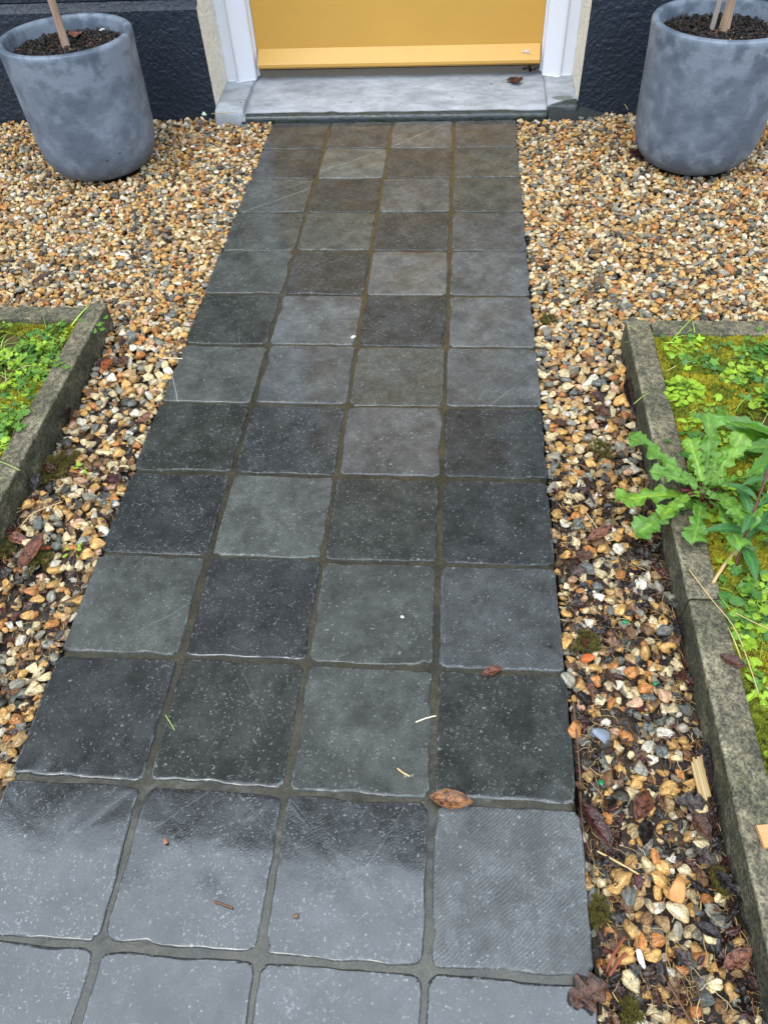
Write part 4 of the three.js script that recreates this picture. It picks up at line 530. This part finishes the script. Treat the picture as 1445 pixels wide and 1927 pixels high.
// upright dark stem with narrow leaves
{
  const b = at(1376, 1085, 0.05), t = at(1446, 878, 0.16), grp = top(new THREE.Group(), 'upright_stem_weed', 'tall weed with thin dark red stem and narrow leaves', 'weed'); grp.position.set(b.x, bedTop(b.x, b.z) - 0.004, b.z); const e = t.sub(grp.position), mid = e.clone().multiplyScalar(0.5); mid.y += 0.02;
  const cv = new THREE.QuadraticBezierCurve3(new THREE.Vector3(), mid, e); part(grp, 'stem', new THREE.TubeGeometry(cv, 20, 0.0019, 6), redStalk);
  const G = leafGeo({ nl: 12, nw: 2, half: t => 0.13 * Math.pow(Math.sin(Math.PI * clamp(t, 0.01, 0.995)), 0.8) + 0.003, droop: 0.5, lift: 0.35, seed: 7 }), m = greenM(74, 130, 66);
  for (let i = 0; i < 12; i++) { const q = cv.getPointAt(0.3 + 0.058 * i), o = part(grp, 'leaf', G, m); o.position.copy(q); o.rotation.set(-0.3, i * 2.4, 0, 'YXZ'); o.scale.setScalar(0.075 - 0.003 * i); }
}
// ------------------------------------------------------------------ fallen leaves, twigs, straw and bits
const deadC = { rust: [126, 76, 54], red: [80, 38, 34], dark: [46, 36, 34], brown: [96, 62, 44], salmon: [150, 98, 76], orange: [168, 88, 44], grey: [84, 72, 66], tan: [150, 100, 60] };
const deadT = texOf(128, 256, (i, j, o) => { const s = Math.abs(i / 128 - 0.5) * 2, t = j / 256, w = (t * 11 - s * 2.6), f = Math.abs(w - Math.round(w)), v = sstep(0.12, 0.03, f), n = fbm(i / 18 + 50, j / 18, 4), b = sstep(0.55, 0.7, fbm(i / 26 + 9, j / 26 + 80, 3)), k = 255 * clamp((0.5 + 0.6 * n - 0.08 * v) * (1 - 0.4 * b)); o[0] = k; o[1] = k * (1 - 0.1 * b); o[2] = k * (1 - 0.1 * b); }, true);
const deadM = {}; for (const k in deadC) deadM[k] = std({ color: lin(...deadC[k]), vertexColors: true, map: deadT, bumpMap: deadT, bumpScale: 0.0014, roughness: k === 'red' || k === 'dark' ? 0.32 : 0.5, side: THREE.DoubleSide });
const deadG = {}; const lance = p => t => Math.pow(Math.sin(Math.PI * Math.pow(clamp(t, 0.02, 0.99), p)), 0.85);
for (const [k, w, f, d, wv, sh] of [['lance', 0.17, 0.45, 0.12, 0.05, lance(0.9)], ['oval', 0.27, 0.35, 0.15, 0.10, lance(0.95)], ['curl', 0.24, 0.9, 0.35, 0.22, lance(0.85)], ['wide', 0.42, 0.25, 0.15, 0.28, t => lance(0.9)(t) * (0.8 + 0.25 * Math.sin(t * 19))], ['long', 0.11, 0.9, 0.2, 0.08, lance(0.8)]])
  for (let v = 0; v < 2; v++) deadG[k + v] = leafGeo({ nl: 16, nw: 3, half: (t, s) => w * sh(t) * (1 + 0.12 * (vn(t * 12 + s * 5, v + w * 9) - 0.5)) + 0.006, fold: f, droop: d * (v ? -1 : 1), lift: v ? -0.05 : 0.12, wave: wv, seed: v * 9 + w * 100, rib: [1.35, 1.25, 1.2] });
function surf(x, z, r) { return Math.abs(x) < 0.402 && z > 0 ? 0.0012 : (isGravel(x, z) ? hAt(x, z, r) : z < 0.004 && Math.abs(x) < 0.6 ? 0.03 - z * 0.08 : Math.abs(x) > 0.63 ? bedTop(x, z) : 0.061); }
const leafUse = {};
function deadLeaf(u0, v0, u1, v1, kind, col, label, opt = {}) {
  let h = opt.h ?? 0.006; let a = at(u0, v0, h), b = at(u1, v1, h); if (opt.h === undefined) { const c = a.clone().lerp(b, 0.5); h = surf(c.x, c.z, 0.008); a = at(u0, v0, h); b = at(u1, v1, h); }
  const L = a.distanceTo(b), n = leafUse[kind] = (leafUse[kind] ?? 0) + 1, o = fin(new THREE.Mesh(deadG[kind + n % 2], deadM[col])); o.position.copy(a); o.position.y = h + (opt.up ?? 0.0022) + (n % 2 ? 0.1 : 0.0) * 0.02; o.rotation.set(opt.tilt ?? 0, Math.atan2(b.x - a.x, b.z - a.z), opt.roll ?? (vn(n * 3.7, u0) - 0.5) * 0.5, 'YXZ'); o.scale.set(L * (opt.w ?? 1), L, L);
  return top(o, opt.name || 'dead_leaf', label, 'leaf', opt.group);
}
deadLeaf(808, 1500, 890, 1513, 'oval', 'tan', 'curled tan leaf lying across a wet joint of the path', { w: 0.78, roll: 0.25 });
deadLeaf(907, 1271, 945, 1258, 'oval', 'rust', 'small reddish brown leaf stuck in a path joint', { w: 0.9 });
deadLeaf(38, 1074, 86, 1008, 'lance', 'rust', 'large lance shaped rusty leaf on gravel with visible veins');
deadLeaf(74, 1036, 102, 1035, 'oval', 'orange', 'small orange oval leaf touching the gravel by the large rusty leaf', { w: 0.75 });
deadLeaf(200, 905, 238, 918, 'curl', 'red', 'dark red leaf tucked against the path edge gravel');
deadLeaf(20, 1012, 56, 1022, 'curl', 'salmon', 'pinkish crumpled leaf beside the base of grassy bed edging');
deadLeaf(5, 992, 30, 1008, 'wide', 'red', 'wine red leaf wedged low against the grassy bed edging');
deadLeaf(66, 930, 82, 900, 'curl', 'dark', 'black brown curled leaf at the grassy bed edging foot');
deadLeaf(82, 880, 110, 890, 'curl', 'red', 'ragged red leaf below the brown moss tuft');
deadLeaf(180, 690, 206, 682, 'wide', 'red', 'dark red broken leaf beside the grassy bed edging');
deadLeaf(197, 700, 214, 672, 'oval', 'orange', 'bright orange leaf scrap under the dark red broken leaf');
deadLeaf(218, 690, 246, 676, 'wide', 'brown', 'brown leaf scrap on gravel next to red broken leaf');
deadLeaf(128, 775, 140, 800, 'curl', 'dark', 'black curled leaf near the middle of grassy bed edging');
deadLeaf(262, 798, 288, 780, 'oval', 'salmon', 'pale salmon leaf on gravel at the path edge');
deadLeaf(225, 652, 240, 640, 'oval', 'dark', 'dark leaf scrap by the edging end near the bed corner');
deadLeaf(62, 536, 108, 517, 'long', 'red', 'narrow purple red leaf on the open gravel');
deadLeaf(1094, 1510, 1150, 1600, 'lance', 'red', 'glossy deep red leaf hanging down from the path edge', { w: 0.95 });
deadLeaf(1196, 1545, 1222, 1482, 'curl', 'rust', 'rust brown curled leaf standing among pebbles');
deadLeaf(1272, 1512, 1330, 1512, 'wide', 'grey', 'broad grey brown leaf near the wooden splinter', { w: 0.8 });
deadLeaf(1302, 1528, 1332, 1585, 'oval', 'brown', 'veined chestnut leaf beside the dimpled edging');
deadLeaf(1273, 1160, 1282, 1218, 'long', 'dark', 'black ribbed leaf leaning on the edging joint', { roll: 0.9 });
deadLeaf(1326, 1398, 1346, 1480, 'long', 'dark', 'long black leaf pressed along the dimpled edging', { roll: 0.8 });
deadLeaf(1344, 1640, 1392, 1692, 'wide', 'dark', 'wet black leaf folded against the dimpled edging', { w: 0.7 });
deadLeaf(1392, 1690, 1362, 1742, 'long', 'dark', 'narrow black leaf crossing the folded wet black leaf');
deadLeaf(1304, 1738, 1358, 1766, 'oval', 'dark', 'dark leaf with ribbed veins among pebbles', { w: 0.8 });
deadLeaf(1388, 1716, 1410, 1788, 'long', 'dark', 'slender dark brown leaf lying along the edging foot', { roll: -0.7 });
deadLeaf(1358, 1824, 1412, 1790, 'oval', 'salmon', 'pale russet leaf with a thin stalk near the edging', { w: 0.8 });
deadLeaf(1398, 1838, 1432, 1866, 'oval', 'brown', 'glossy chestnut leaf against the dimpled edging foot');
deadLeaf(1302, 1600, 1350, 1628, 'wide', 'grey', 'large dull grey brown leaf flattened over litter', { w: 0.9 });
deadLeaf(1070, 1886, 1140, 1852, 'wide', 'brown', 'crumpled russet brown leaf overlapping the path edge', { w: 1.0, up: 0.004 });
deadLeaf(1180, 715, 1194, 780, 'long', 'dark', 'dark strap shaped leaf along the mossy bed edging', { roll: 0.3 });
deadLeaf(1040, 795, 1066, 814, 'curl', 'brown', 'brown curled leaf at the path edge gravel');
deadLeaf(1112, 768, 1150, 782, 'wide', 'brown', 'dull brown flat leaf on gravel beside strap leaf');
deadLeaf(1104, 1020, 1148, 994, 'lance', 'salmon', 'pale folded salmon leaf on the gravel strip');
deadLeaf(1082, 1046, 1116, 1050, 'wide', 'brown', 'brown broken leaf below the salmon leaf');
deadLeaf(1108, 744, 1136, 754, 'curl', 'red', 'small wine red leaf near the flat brown leaf');
deadLeaf(1216, 1545, 1205, 1600, 'curl', 'dark', 'black leaf fragment among the leaf litter');
deadLeaf(1280, 1240, 1296, 1262, 'oval', 'brown', 'brown leaf against the edging above pebbles', { w: 1.2 });
deadLeaf(1140, 1262, 1158, 1300, 'long', 'brown', 'thin brown leaf among pebbles below the brick chip');
deadLeaf(1100, 1288, 1122, 1316, 'curl', 'rust', 'rusty curled leaf on litter at the path edge');
deadLeaf(1184, 282, 1212, 300, 'wide', 'red', 'dark brown leaf lodged at the foot of planter', { w: 1.0 });
deadLeaf(960, 147, 976, 162, 'wide', 'brown', 'single brown leaf lying on the pale doorstep', { w: 0.9, h: 0.0385, up: 0.001 });
for (const [u0, v0, u1, v1, c] of [[984, 136, 1004, 128, 'brown'], [996, 139, 1012, 126, 'dark'], [1000, 132, 1018, 130, 'red']]) deadLeaf(u0, v0, u1, v1, 'curl', c, 'crisp brown leaf scraps gathered in the doorstep corner by the jamb', { h: 0.045, group: 'leaf scraps in the doorstep corner', up: 0.004 });
deadLeaf(140, 72, 150, 60, 'oval', 'salmon', 'orange brown bark leaf on planter soil', { h: POTY + 0.012, w: 1.3 });
deadLeaf(1352, 1290 - 55, 1400, 1260, 'oval', 'brown', 'brown dead leaf lying under weeds by the bed edge', { h: 0.058 });
// litter mass: dark flakes and straw along the strips
{
  const R = rngOf(222), E = new THREE.Euler(), Q = new THREE.Quaternion(), V = new THREE.Vector3(), S = new THREE.Vector3(), M = new THREE.Matrix4(), C = new THREE.Color();
  const flake = deadG.wide0, flake2 = deadG.curl1, straw = (() => { const g = new THREE.TubeGeometry(new THREE.CatmullRomCurve3([[-0.5, 0, 0], [-0.2, 0.03, 0.04], [0.15, 0.02, -0.03], [0.5, 0, 0.05]].map(p => new THREE.Vector3(...p))), 8, 0.014, 4); return g; })();
  const fm = std({ color: 0xffffff, vertexColors: true, map: deadT, roughness: 0.45, side: THREE.DoubleSide }), sm2 = std({ color: 0xffffff, roughness: 0.6 });
  const spot = (side) => { for (;;) { const z = lerp(1.18, 2.75, Math.pow(R(), 0.75)), x = side * lerp(0.406, 0.576, R()); const e = Math.min(Math.abs(x) - 0.404, 0.578 - Math.abs(x)); const w = lerp(0.06, 1, sstep(1.35, 1.8, z)) * (side > 0 ? 1 : 0.7) * (0.25 + sstep(0.035, 0.0, e) + sstep(0.5, 0.62, fbm(x * 15 + 60, z * 15, 2))); if (R() < w * 0.7) return [x, z]; } };
  for (const side of [-1, 1]) {
    const grp = new THREE.Group(); grp.name = nm('leaf_litter'); grp.userData.kind = 'stuff'; tag(grp, side < 0 ? 'rotting leaf flakes and straw between gravel stones, grassy bed side' : 'rotting dark leaf flakes and straw between pebbles, mossy bed side', 'leaf litter'); scene.add(grp);
    const nf = side < 0 ? 900 : 2400; [flake, flake2].forEach((g, k) => { const im = fin(new THREE.InstancedMesh(g, fm, nf / 2)); im.name = 'flakes'; for (let i = 0; i < nf / 2; i++) { const [x, z] = spot(side), s = 0.008 + 0.02 * R() * R(); E.set((R() - 0.5) * 0.9, R() * 6.3, (R() - 0.5) * 1.2, 'YXZ'); Q.setFromEuler(E); const y = R() < 0.6 ? bedY(x, z) + 0.004 * R() : hAt(x, z, 0.004) * 0.7 + bedY(x, z) * 0.3 + 0.002; V.set(x, y + 0.002, z); S.set(s, s, s); M.compose(V, Q, S); im.setMatrixAt(i, M); const t = R(); C.copy(t < 0.5 ? lin(44, 34, 30) : t < 0.75 ? lin(78, 52, 40) : t < 0.88 ? lin(92, 44, 36) : lin(128, 92, 64)).multiplyScalar(0.7 + 0.6 * R()); im.setColorAt(i, C); } grp.add(im); });
    const ns = side < 0 ? 700 : 2200, im = fin(new THREE.InstancedMesh(straw, sm2, ns)); im.name = 'straw'; for (let i = 0; i < ns; i++) { const [x, z] = spot(side), s = 0.012 + 0.035 * R() * R(), a = R() < 0.25 ? Math.PI / 2 + (R() - 0.5) * 0.5 : R() * 6.3; E.set((R() - 0.5) * 0.5, a, (R() - 0.5) * 0.4, 'YXZ'); Q.setFromEuler(E); V.set(side * clamp(Math.abs(x), 0.404 + s * 0.1, 0.572), lerp(bedY(x, z), hAt(x, z, 0.004), 0.3 + 0.7 * R()) + 0.0015, z); S.set(s, s, Math.max(0.025, s)); M.compose(V, Q, S); im.setMatrixAt(i, M); const t = R(); C.copy(t < 0.45 ? lin(176, 146, 96) : t < 0.7 ? lin(120, 84, 54) : t < 0.9 ? lin(74, 50, 38) : lin(206, 186, 140)).multiplyScalar(0.7 + 0.5 * R()); im.setColorAt(i, C); } grp.add(im);
  }
}
// single twigs and straws
const twigM = { red: std({ color: lin(128, 66, 44), roughness: 0.6 }), brown: std({ color: lin(104, 72, 50), roughness: 0.7 }), straw: std({ color: lin(196, 168, 116), roughness: 0.6 }), pale: std({ color: lin(214, 204, 180), roughness: 0.6 }), green: std({ color: lin(150, 170, 92), roughness: 0.6 }) };
function twig(pts, r, m, label, cat, opt = {}) {
  const q = pts.map(([u, v, h]) => { let y = h ?? 0.004, p = at(u, v, y); if (h === undefined) { y = surf(p.x, p.z, 0.006) + r * 0.8; p = at(u, v, y); } return p; });
  if (q.length === 2) { const c = q[0].clone().lerp(q[1], 0.5); c.x += (vn(pts[0][0], 3) - 0.5) * 0.006; c.y += 0.001; q.splice(1, 0, c); }
  const o = q[0].clone(), g = new THREE.TubeGeometry(new THREE.CatmullRomCurve3(q.map(p => p.clone().sub(o))), 24, r, 6), P = g.attributes.position; for (let i = 0; i < P.count; i++) P.setXYZ(i, P.getX(i) + r * 0.3 * (vn(i * 0.21, 4) - 0.5), P.getY(i), P.getZ(i) + r * 0.3 * (vn(i * 0.21, 8) - 0.5));
  const e = fin(new THREE.Mesh(g, twigM[m])); e.position.copy(o); return top(e, cat === 'straw' ? 'dry_straw' : 'twig', label, cat, opt.group);
}
twig([[1136, 1842], [1152, 1800], [1174, 1764]], 0.0019, 'red', 'stout red brown twig near the crumpled russet leaf', 'twig');
twig([[1146, 1836], [1166, 1806], [1178, 1794]], 0.0021, 'red', 'short forked red brown twig beside the stout twig', 'twig');
twig([[1124, 1602], [1168, 1626], [1212, 1652]], 0.0014, 'straw', 'pale bent straw above the moss tuft at path edge', 'straw');
twig([[1092, 1490], [1097, 1560], [1120, 1630]], 0.0009, 'brown', 'long thin brown stem lying along the path edge', 'twig');
twig([[1078, 1320], [1086, 1400], [1092, 1480]], 0.0012, 'brown', 'slender dark stem following the path edge above red leaf', 'twig');
twig([[1234, 1818], [1266, 1866], [1300, 1925]], 0.0014, 'brown', 'crooked grey brown twig between pebbles', 'twig');
twig([[1308, 1842], [1318, 1890], [1322, 1920]], 0.001, 'brown', 'thin crooked twig beside the dark pebbles', 'twig');
twig([[1340, 1098, 0.064], [1360, 1066, 0.066], [1384, 1036, 0.064]], 0.0026, 'straw', 'flat pale dead stalk resting on the mossy edging', 'straw');
twig([[1296, 1072, 0.0635], [1340, 1130, 0.066], [1380, 1180, 0.068], [1412, 1260, 0.064], [1428, 1310, 0.058]], 0.0008, 'straw', 'long dry grass stem trailing off the edging into bed', 'straw');
twig([[1384, 1154, 0.066], [1420, 1172, 0.07], [1460, 1190, 0.07]], 0.0007, 'straw', 'fine dry grass stem branching over crinkled leaves', 'straw');
twig([[782, 1359], [800, 1352], [820, 1347]], 0.0011, 'pale', 'pale straw lying on the paving beside a joint', 'straw');
twig([[748, 1446], [771, 1461]], 0.0013, 'straw', 'short yellow straw on dark paving above the tan leaf', 'straw');
twig([[404, 1697], [420, 1702], [438, 1709]], 0.0015, 'brown', 'short brown splinter on the wet sky lit paving', 'twig');
twig([[312, 1346], [322, 1362], [329, 1374]], 0.0008, 'green', 'greenish straw at a joint of the dark paving', 'straw');
twig([[305, 674], [344, 675]], 0.0013, 'pale', 'pale stalk bridging the gravel and path edge', 'straw');
twig([[40, 990], [60, 968], [118, 944]], 0.0011, 'straw', 'long straw across gravel near the curled black leaf', 'straw');
twig([[140, 980], [150, 955], [182, 938]], 0.0011, 'brown', 'thin brown straw among pebbles by the path', 'twig');
twig([[102, 1140], [130, 1128], [154, 1114]], 0.0017, 'brown', 'weathered twig on gravel touching the path edge', 'twig');
twig([[0, 520], [40, 505], [75, 500]], 0.0012, 'brown', 'thin dark twig on the open gravel near planter', 'twig');
twig([[0, 400], [55, 405]], 0.0011, 'brown', 'fine twig on gravel behind the grassy bed', 'twig');
twig([[1208, 350], [1235, 372], [1290, 382]], 0.0008, 'straw', 'curved straw on gravel in front of staked planter', 'straw');
twig([[1162, 176, 0.06], [1172, 192, 0.03], [1181, 206]], 0.0009, 'straw', 'single dry stalk leaning on the navy wall', 'straw');
twig([[398, 214], [425, 212], [445, 211]], 0.001, 'straw', 'straw lying beside the doorstep end block', 'straw');
twig([[1075, 930], [1110, 975], [1128, 1000]], 0.001, 'straw', 'long straw slanting over pebbles beside dark paving', 'straw');
twig([[1192, 760], [1215, 742], [1250, 736]], 0.0009, 'green', 'green grass blade lying across the mossy edging', 'straw');
twig([[0, 868, 0.064], [20, 876, 0.064], [38, 885, 0.064]], 0.001, 'green', 'pale grass blade lying across the worn edging', 'straw');
// chips and scraps
function chip(u, v, s, m, name, label, cat, opt = {}) { let h = opt.h ?? 0.004, p = at(u, v, h); if (opt.h === undefined) { h = surf(p.x, p.z, 0.006); p = at(u, v, h); } const o = fin(new THREE.Mesh(stoneVar[opt.v ?? 4], m)); o.position.set(p.x, h + s[1] * 0.7, p.z); o.rotation.set(opt.rx ?? 0.2, opt.ry ?? u, opt.rz ?? 0.1, 'YXZ'); o.scale.set(...s); return top(o, name, label, cat, opt.group); }
const brickM = std({ color: lin(190, 96, 44), vertexColors: true, roughness: 0.7 }), glassM = std({ color: lin(22, 128, 84), vertexColors: true, roughness: 0.15 }), whiteM = std({ color: lin(236, 234, 226), vertexColors: true, roughness: 0.5 }), blueM = std({ color: lin(112, 122, 136), vertexColors: true, roughness: 0.35 });
chip(1104, 1242, [0.013, 0.007, 0.008], brickM, 'brick_chip', 'angular orange brick chip at the path edge', 'brick chip', { ry: 0.4, v: 4 });
chip(1272, 1678, [0.017, 0.007, 0.010], std({ color: lin(196, 140, 84), vertexColors: true, roughness: 0.6 }), 'sandstone_chip', 'long striped tan stone flake among pebbles', 'stone chip', { ry: 1.2, v: 7 });
chip(1175, 1172, [0.006, 0.003, 0.004], glassM, 'green_glass_chip', 'green chip beside a wine coloured leaf scrap', 'glass chip');
chip(1232, 1288, [0.005, 0.003, 0.004], glassM, 'green_glass_chip', 'green chip below the brick chip, between white pebbles', 'glass chip');
chip(1130, 1474, [0.005, 0.003, 0.004], glassM, 'green_glass_chip', 'green chip just above the glossy deep red leaf', 'glass chip');
chip(1132, 1386, [0.010, 0.003, 0.014], blueM, 'plastic_scrap', 'pale blue grey plastic scrap lying on litter', 'scrap', { v: 1 });
chip(1204, 1806, [0.004, 0.004, 0.012], whiteM, 'white_shell_chip', 'white elongated chip beside a dark leaf', 'chip', { v: 3, ry: 0.25 });
chip(665, 635, [0.005, 0.0025, 0.006], whiteM, 'white_shell_chip', 'white chip at a crossing of the path joints', 'chip', { v: 2 });
chip(757, 1161, [0.0035, 0.001, 0.003], whiteM, 'white_shell_chip', 'flat white crumb on grey paving', 'chip', { v: 3 });
for (const [u, v] of [[346, 282], [362, 277], [379, 287], [450, 276], [420, 300], [408, 325]]) chip(u, v, [0.009, 0.003, 0.006], whiteM, 'white_shell_chip', 'white shell chips on gravel near the doorstep', 'chip', { v: (u % 5), group: 'white shell chips near the doorstep' });
chip(193, 57, [0.010, 0.003, 0.008], whiteM, 'white_shell_chip', 'white shell chip on planter soil', 'chip', { v: 2, h: POTY + 0.012 });
chip(385, 217, [0.010, 0.005, 0.008], std({ color: lin(186, 216, 196), vertexColors: true, roughness: 0.3 }), 'foil_scrap', 'pale green crumpled scrap against the navy wall', 'scrap', { v: 5, rx: 0.5 });
chip(557, 1724, [0.004, 0.003, 0.003], std({ color: lin(120, 96, 72), vertexColors: true, roughness: 0.6 }), 'grit_stone', 'lone brown grit stone on the wet paving', 'pebble', { v: 6 });
chip(312, 1583, [0.004, 0.002, 0.005], std({ color: lin(150, 100, 78), vertexColors: true, roughness: 0.6 }), 'bark_scrap', 'pink brown bark scrap on the wet paving', 'scrap', { v: 8 });
chip(1036, 1217, [0.003, 0.002, 0.003], std({ color: lin(30, 28, 26), vertexColors: true, roughness: 0.8 }), 'soil_crumb', 'black soil crumb near the edge of grey paving', 'crumb', { v: 9 });
// wood splinter with its grain strips, wood block, feather
{
  const a = at(1306, 1428, 0.006), b = at(1326, 1508, 0.006), L = a.distanceTo(b), grp = top(new THREE.Group(), 'wood_splinter', 'pale split wood splinter beside the dimpled edging', 'splinter'); grp.position.set(a.x, surf((a.x + b.x) / 2, (a.z + b.z) / 2, 0.01) + 0.002, a.z); grp.rotation.y = Math.atan2(b.x - a.x, b.z - a.z);
  const m = ['#c3a878', '#b89a66', '#cdb78c'].map(c => std({ color: c, roughness: 0.7 })); for (let i = 0; i < 5; i++) { const g = new THREE.BoxGeometry(0.0028, 0.004, L * (0.75 + 0.25 * vn(i * 3.1, 2)), 1, 1, 4); g.translate((i - 2) * 0.0031, 0.0008 * (i % 2), L / 2 + 0.004 * (vn(i * 5, 1) - 0.5)); part(grp, 'strip', g, m[i % 3]); }
  const w = at(1438, 1576, 0.062), wb = fin(new THREE.Mesh(new THREE.BoxGeometry(0.014, 0.006, 0.026), std({ map: barkTex([176, 120, 74], [216, 166, 116]), roughness: 0.7 }))); wb.position.set(w.x, 0.0655, w.z); wb.rotation.y = 0.12; top(wb, 'wood_offcut', 'small orange tan wood offcut lying on the edging', 'offcut');
  const fm = std({ color: lin(226, 222, 214), roughness: 0.8, side: THREE.DoubleSide }), fg = [], R = rngOf(6); for (let i = 0; i < 26; i++) { const c = new THREE.QuadraticBezierCurve3(new THREE.Vector3((R() - 0.5) * 0.012, 0, 0), new THREE.Vector3((R() - 0.5) * 0.02, 0.004 * R(), 0.004 * (R() - 0.5)), new THREE.Vector3((R() - 0.5) * 0.036, 0.005 * R() - 0.001, (R() - 0.5) * 0.018)); fg.push(new THREE.TubeGeometry(c, 5, 0.0007, 4)); }
  const f = fin(new THREE.Mesh(mergeGeometries(fg), fm)); f.position.set(0.434, 0.1135, -0.2515); f.rotation.x = 0.7; top(f, 'down_feather', 'white downy feather caught on the yellow weather bar', 'feather');
}
renderer.render(scene, camera);
